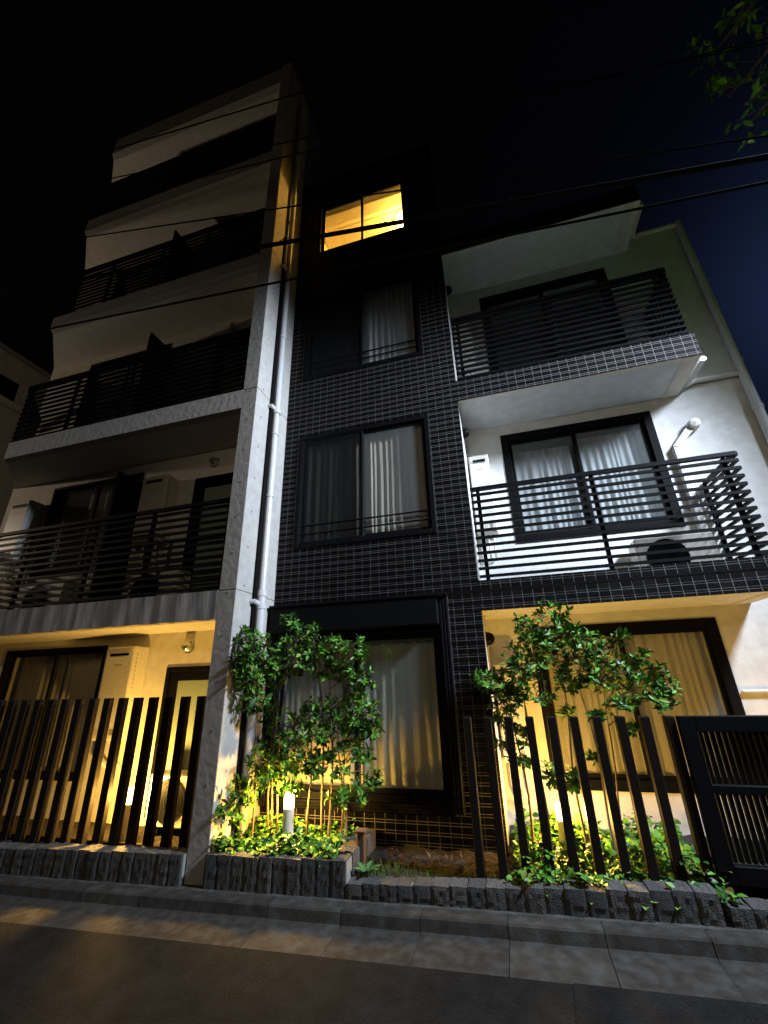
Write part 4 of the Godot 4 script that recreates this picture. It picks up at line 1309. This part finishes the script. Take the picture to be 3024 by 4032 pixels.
func street():
	# utility pole that carries the street lamp, outside the picture on the right
	var p := thing("utility_pole", "concrete utility pole carrying the street lamp", "utility pole", Vector3(7.0, 0.1, -3.6))
	var s := ns()
	tube(s, [Vector3(7.0, -0.2, -3.6), Vector3(7.0, 10.5, -3.6)], 0.17, 18, 0.11)
	part(p, "shaft", s.commit(), M.concrete)
	part(p, "crossarm", boxm(Vector3(6.8, 8.0, -3.75), Vector3(6.9, 8.1, -2.8), 0.01), M.steel)
	var p2 := thing("utility_pole", "concrete utility pole at the far left end of the cables", "utility pole", Vector3(-17.0, -0.4, -3.0))
	var s2 := ns()
	tube(s2, [Vector3(-17.0, -0.6, -3.0), Vector3(-17.0, 13.5, -3.0)], 0.18, 18, 0.11)
	part(p2, "shaft", s2.commit(), M.concrete)
	# street lamp with a hood
	var L := Vector3(5.2, 6.6, -3.0)
	var aim := Vector3(-0.80, -0.60, 0.05).normalized()
	var l := thing("street_lamp", "hooded white street lamp on the utility pole", "street lamp", Vector3(7.0, 6.3, -3.6))
	var s3 := ns()
	tube(s3, [Vector3(6.95, 6.4, -3.55), Vector3(6.3, 6.8, -3.2), Vector3(5.6, 6.9, -2.8), L - aim * 0.10], 0.025, 10)
	part(l, "arm", s3.commit(), M.steel)
	var b := Basis(Quaternion(Vector3.UP, -aim))
	var s4 := ns()
	lathe(s4, L, [Vector2(0.0, 0.10), Vector2(0.10, 0.09), Vector2(0.17, 0.04), Vector2(0.19, -0.02), Vector2(0.185, -0.02), Vector2(0.16, 0.035), Vector2(0.0, 0.05)], b, 24)
	part(l, "hood", s4.commit(), M.steel)
	var s5 := ns()
	lathe(s5, L, [Vector2(0.0, 0.012), Vector2(0.14, 0.012), Vector2(0.15, 0.03), Vector2(0.0, 0.045)], b, 24)
	part(l, "led_panel", s5.commit(), M.led)
	var sp := SpotLight3D.new()
	sp.name = "lamp_light"
	sp.light_color = Color(0.86, 0.92, 1.0)
	sp.light_energy = STREET_E
	sp.spot_range = 60.0
	sp.spot_angle = 47.0
	sp.spot_angle_attenuation = 0.6
	sp.light_size = 0.45
	sp.shadow_enabled = true
	l.add_child(sp)
	sp.position = L + aim * 0.03 - Vector3(7.0, 6.3, -3.6)
	sp.basis = Basis.looking_at(aim, Vector3.UP)
	# the next street lamp down the road, on the far pole
	var h := thing("street_lamp", "warm white street lamp on the far utility pole", "street lamp", Vector3(-17.0, 5.6, -3.0))
	var fs := ns()
	tube(fs, [Vector3(-16.88, 5.7, -3.0), Vector3(-16.3, 6.0, -2.6), Vector3(-15.6, 5.95, -2.0)], 0.025, 8)
	part(h, "arm", fs.commit(), M.steel)
	var hs := ns()
	lathe(hs, Vector3.ZERO, [Vector2(0.0, -0.12), Vector2(0.10, -0.10), Vector2(0.13, 0.0), Vector2(0.10, 0.10), Vector2(0.0, 0.12)])
	part(h, "globe", hs.commit(), M.roomlamp, Vector3(-15.5, 5.8, -1.9))
	var hl := OmniLight3D.new()
	hl.name = "far_lamp_light"
	hl.light_color = Color(1.0, 0.90, 0.76)
	hl.light_energy = 16.0
	hl.omni_range = 60.0
	hl.light_size = 0.13
	hl.shadow_enabled = true
	h.add_child(hl)
	hl.position = Vector3(-15.5, 5.8, -1.9) - Vector3(-17.0, 5.6, -3.0)
	# hooded lamp on the opposite side of the road, behind the viewer
	var q := thing("street_lamp", "hooded warm street lamp on a slim post across the road", "street lamp", Vector3(1.0, 0.0, 6.4))
	var qs := ns()
	tube(qs, [Vector3(1.0, -0.1, 6.4), Vector3(1.0, 4.9, 6.4), Vector3(0.95, 5.25, 6.2), Vector3(0.9, 5.32, 5.75)], 0.05, 10, 0.03)
	part(q, "post", qs.commit(), M.steel)
	var qaim := Vector3(-0.12, -0.36, -1.0).normalized()
	var ql := Vector3(0.9, 5.25, 5.6)
	var qb := Basis(Quaternion(Vector3.UP, -qaim))
	var q4 := ns()
	lathe(q4, ql, [Vector2(0.0, 0.10), Vector2(0.10, 0.09), Vector2(0.17, 0.04), Vector2(0.19, -0.02), Vector2(0.185, -0.02), Vector2(0.16, 0.035), Vector2(0.0, 0.05)], qb, 24)
	part(q, "hood", q4.commit(), M.steel)
	var q5 := ns()
	lathe(q5, ql, [Vector2(0.0, 0.012), Vector2(0.14, 0.012), Vector2(0.15, 0.03), Vector2(0.0, 0.045)], qb, 24)
	part(q, "lamp_glass", q5.commit(), M.roomlamp)
	var qp := SpotLight3D.new()
	qp.name = "opposite_light"
	qp.light_color = Color(1.0, 0.90, 0.76)
	qp.light_energy = 8.5
	qp.spot_range = 60.0
	qp.spot_angle = 34.0
	qp.spot_angle_attenuation = 0.6
	qp.light_size = 0.12
	qp.shadow_enabled = true
	q.add_child(qp)
	qp.position = ql + qaim * 0.03 - Vector3(1.0, 0.0, 6.4)
	qp.basis = Basis.looking_at(qaim, Vector3.UP)
	# cables across the street front
	var ln := func(x0: float, y0: float, x1: float, y1: float) -> Array:
		var k := (y1 - y0) / (x1 - x0)
		return [Vector3(-17.0, y0 + k * (-17.0 - x0), -3.0), Vector3(6.85, y0 + k * (6.85 - x0), -3.0)]
	var W := [
		["thick bundled overhead cable crossing in front of the glowing window", -2.037, 6.547, -0.463, 6.25, 0.026, true],
		["overhead cable crossing below the glowing window to the low roof", -5.56, 6.30, 1.65, 5.47, 0.013, false],
		["overhead cable crossing the fourth-floor balcony", -5.53, 8.15, -1.80, 7.14, 0.010, false],
		["topmost overhead cable crossing the roof fascia", -5.54, 10.44, -2.08, 9.80, 0.010, false],
		["overhead cable crossing the dark top-floor opening", -5.33, 9.52, -1.54, 8.47, 0.009, false],
		["thin overhead cable just under the top-floor balcony beam", -3.38, 8.545, -1.51, 8.175, 0.008, false]]
	for w in W:
		var e: Array = ln.call(w[1], w[2], w[3], w[4])
		wire(w[0], e[0], e[1], 0.0, w[5], w[6])
	# street tree whose outer branches hang into the top right corner
	rng.seed = 77
	var t := thing("street_tree", "dark street tree with branches hanging in overhead", "tree", Vector3(6.0, 0.1, 3.2))
	var s6 := ns()
	var fork := Vector3(5.6, 4.2, 2.2)
	tube(s6, [Vector3(6.0, 0.0, 3.2), Vector3(5.95, 2.2, 3.0), fork], 0.17, 12, 0.11)
	part(t, "trunk", s6.commit(), M.bark)
	var limbs := ns()
	var crown := ns()
	# outer sprays: [tip, leaf clusters, spread]
	for e in [[Vector3(3.30, 8.65, -3.75), 30, 0.30], [Vector3(3.32, 7.9, -3.8), 34, 0.28], [Vector3(3.32, 7.3, -3.8), 26, 0.26], [Vector3(3.7, 7.9, -3.0), 40, 0.4], [Vector3(3.6, 8.6, -1.6), 40, 0.4],
			[Vector3(3.2, 4.45, -2.75), 34, 0.42], [Vector3(3.9, 4.6, -2.6), 30, 0.42], [Vector3(2.75, 4.6, -2.65), 26, 0.34], [Vector3(3.4, 4.2, -2.0), 34, 0.45], [Vector3(3.0, 3.9, -1.7), 26, 0.4], [Vector3(4.5, 4.95, -3.65), 30, 0.32]]:
		var tipv: Vector3 = e[0]
		var mid := fork.lerp(tipv, 0.6) + Vector3(0, 0.7, 0)
		tube(limbs, [fork, fork.lerp(mid, 0.5) + Vector3(0, 0.15, 0), mid, mid.lerp(tipv, 0.6), tipv], 0.05, 8, 0.008)
		for i in e[1]:
			var k := rng.randf_range(0.45, 1.0)
			var c := mid.lerp(tipv, k) + rdir() * float(e[2])
			tube(limbs, [mid.lerp(tipv, k), c], 0.004, 4)
			for j in 6:
				leaf(crown, c + rdir() * 0.06, rdir() + Vector3(0, -0.4, 0), Vector3.UP + rdir() * 0.5, rng.randf_range(0.08, 0.14), rng.randf_range(0.035, 0.055), leaf_col(), 0.3)
	part(t, "limbs", limbs.commit(), M.bark)
	part(t, "crown", crown.commit(), M.leaf)
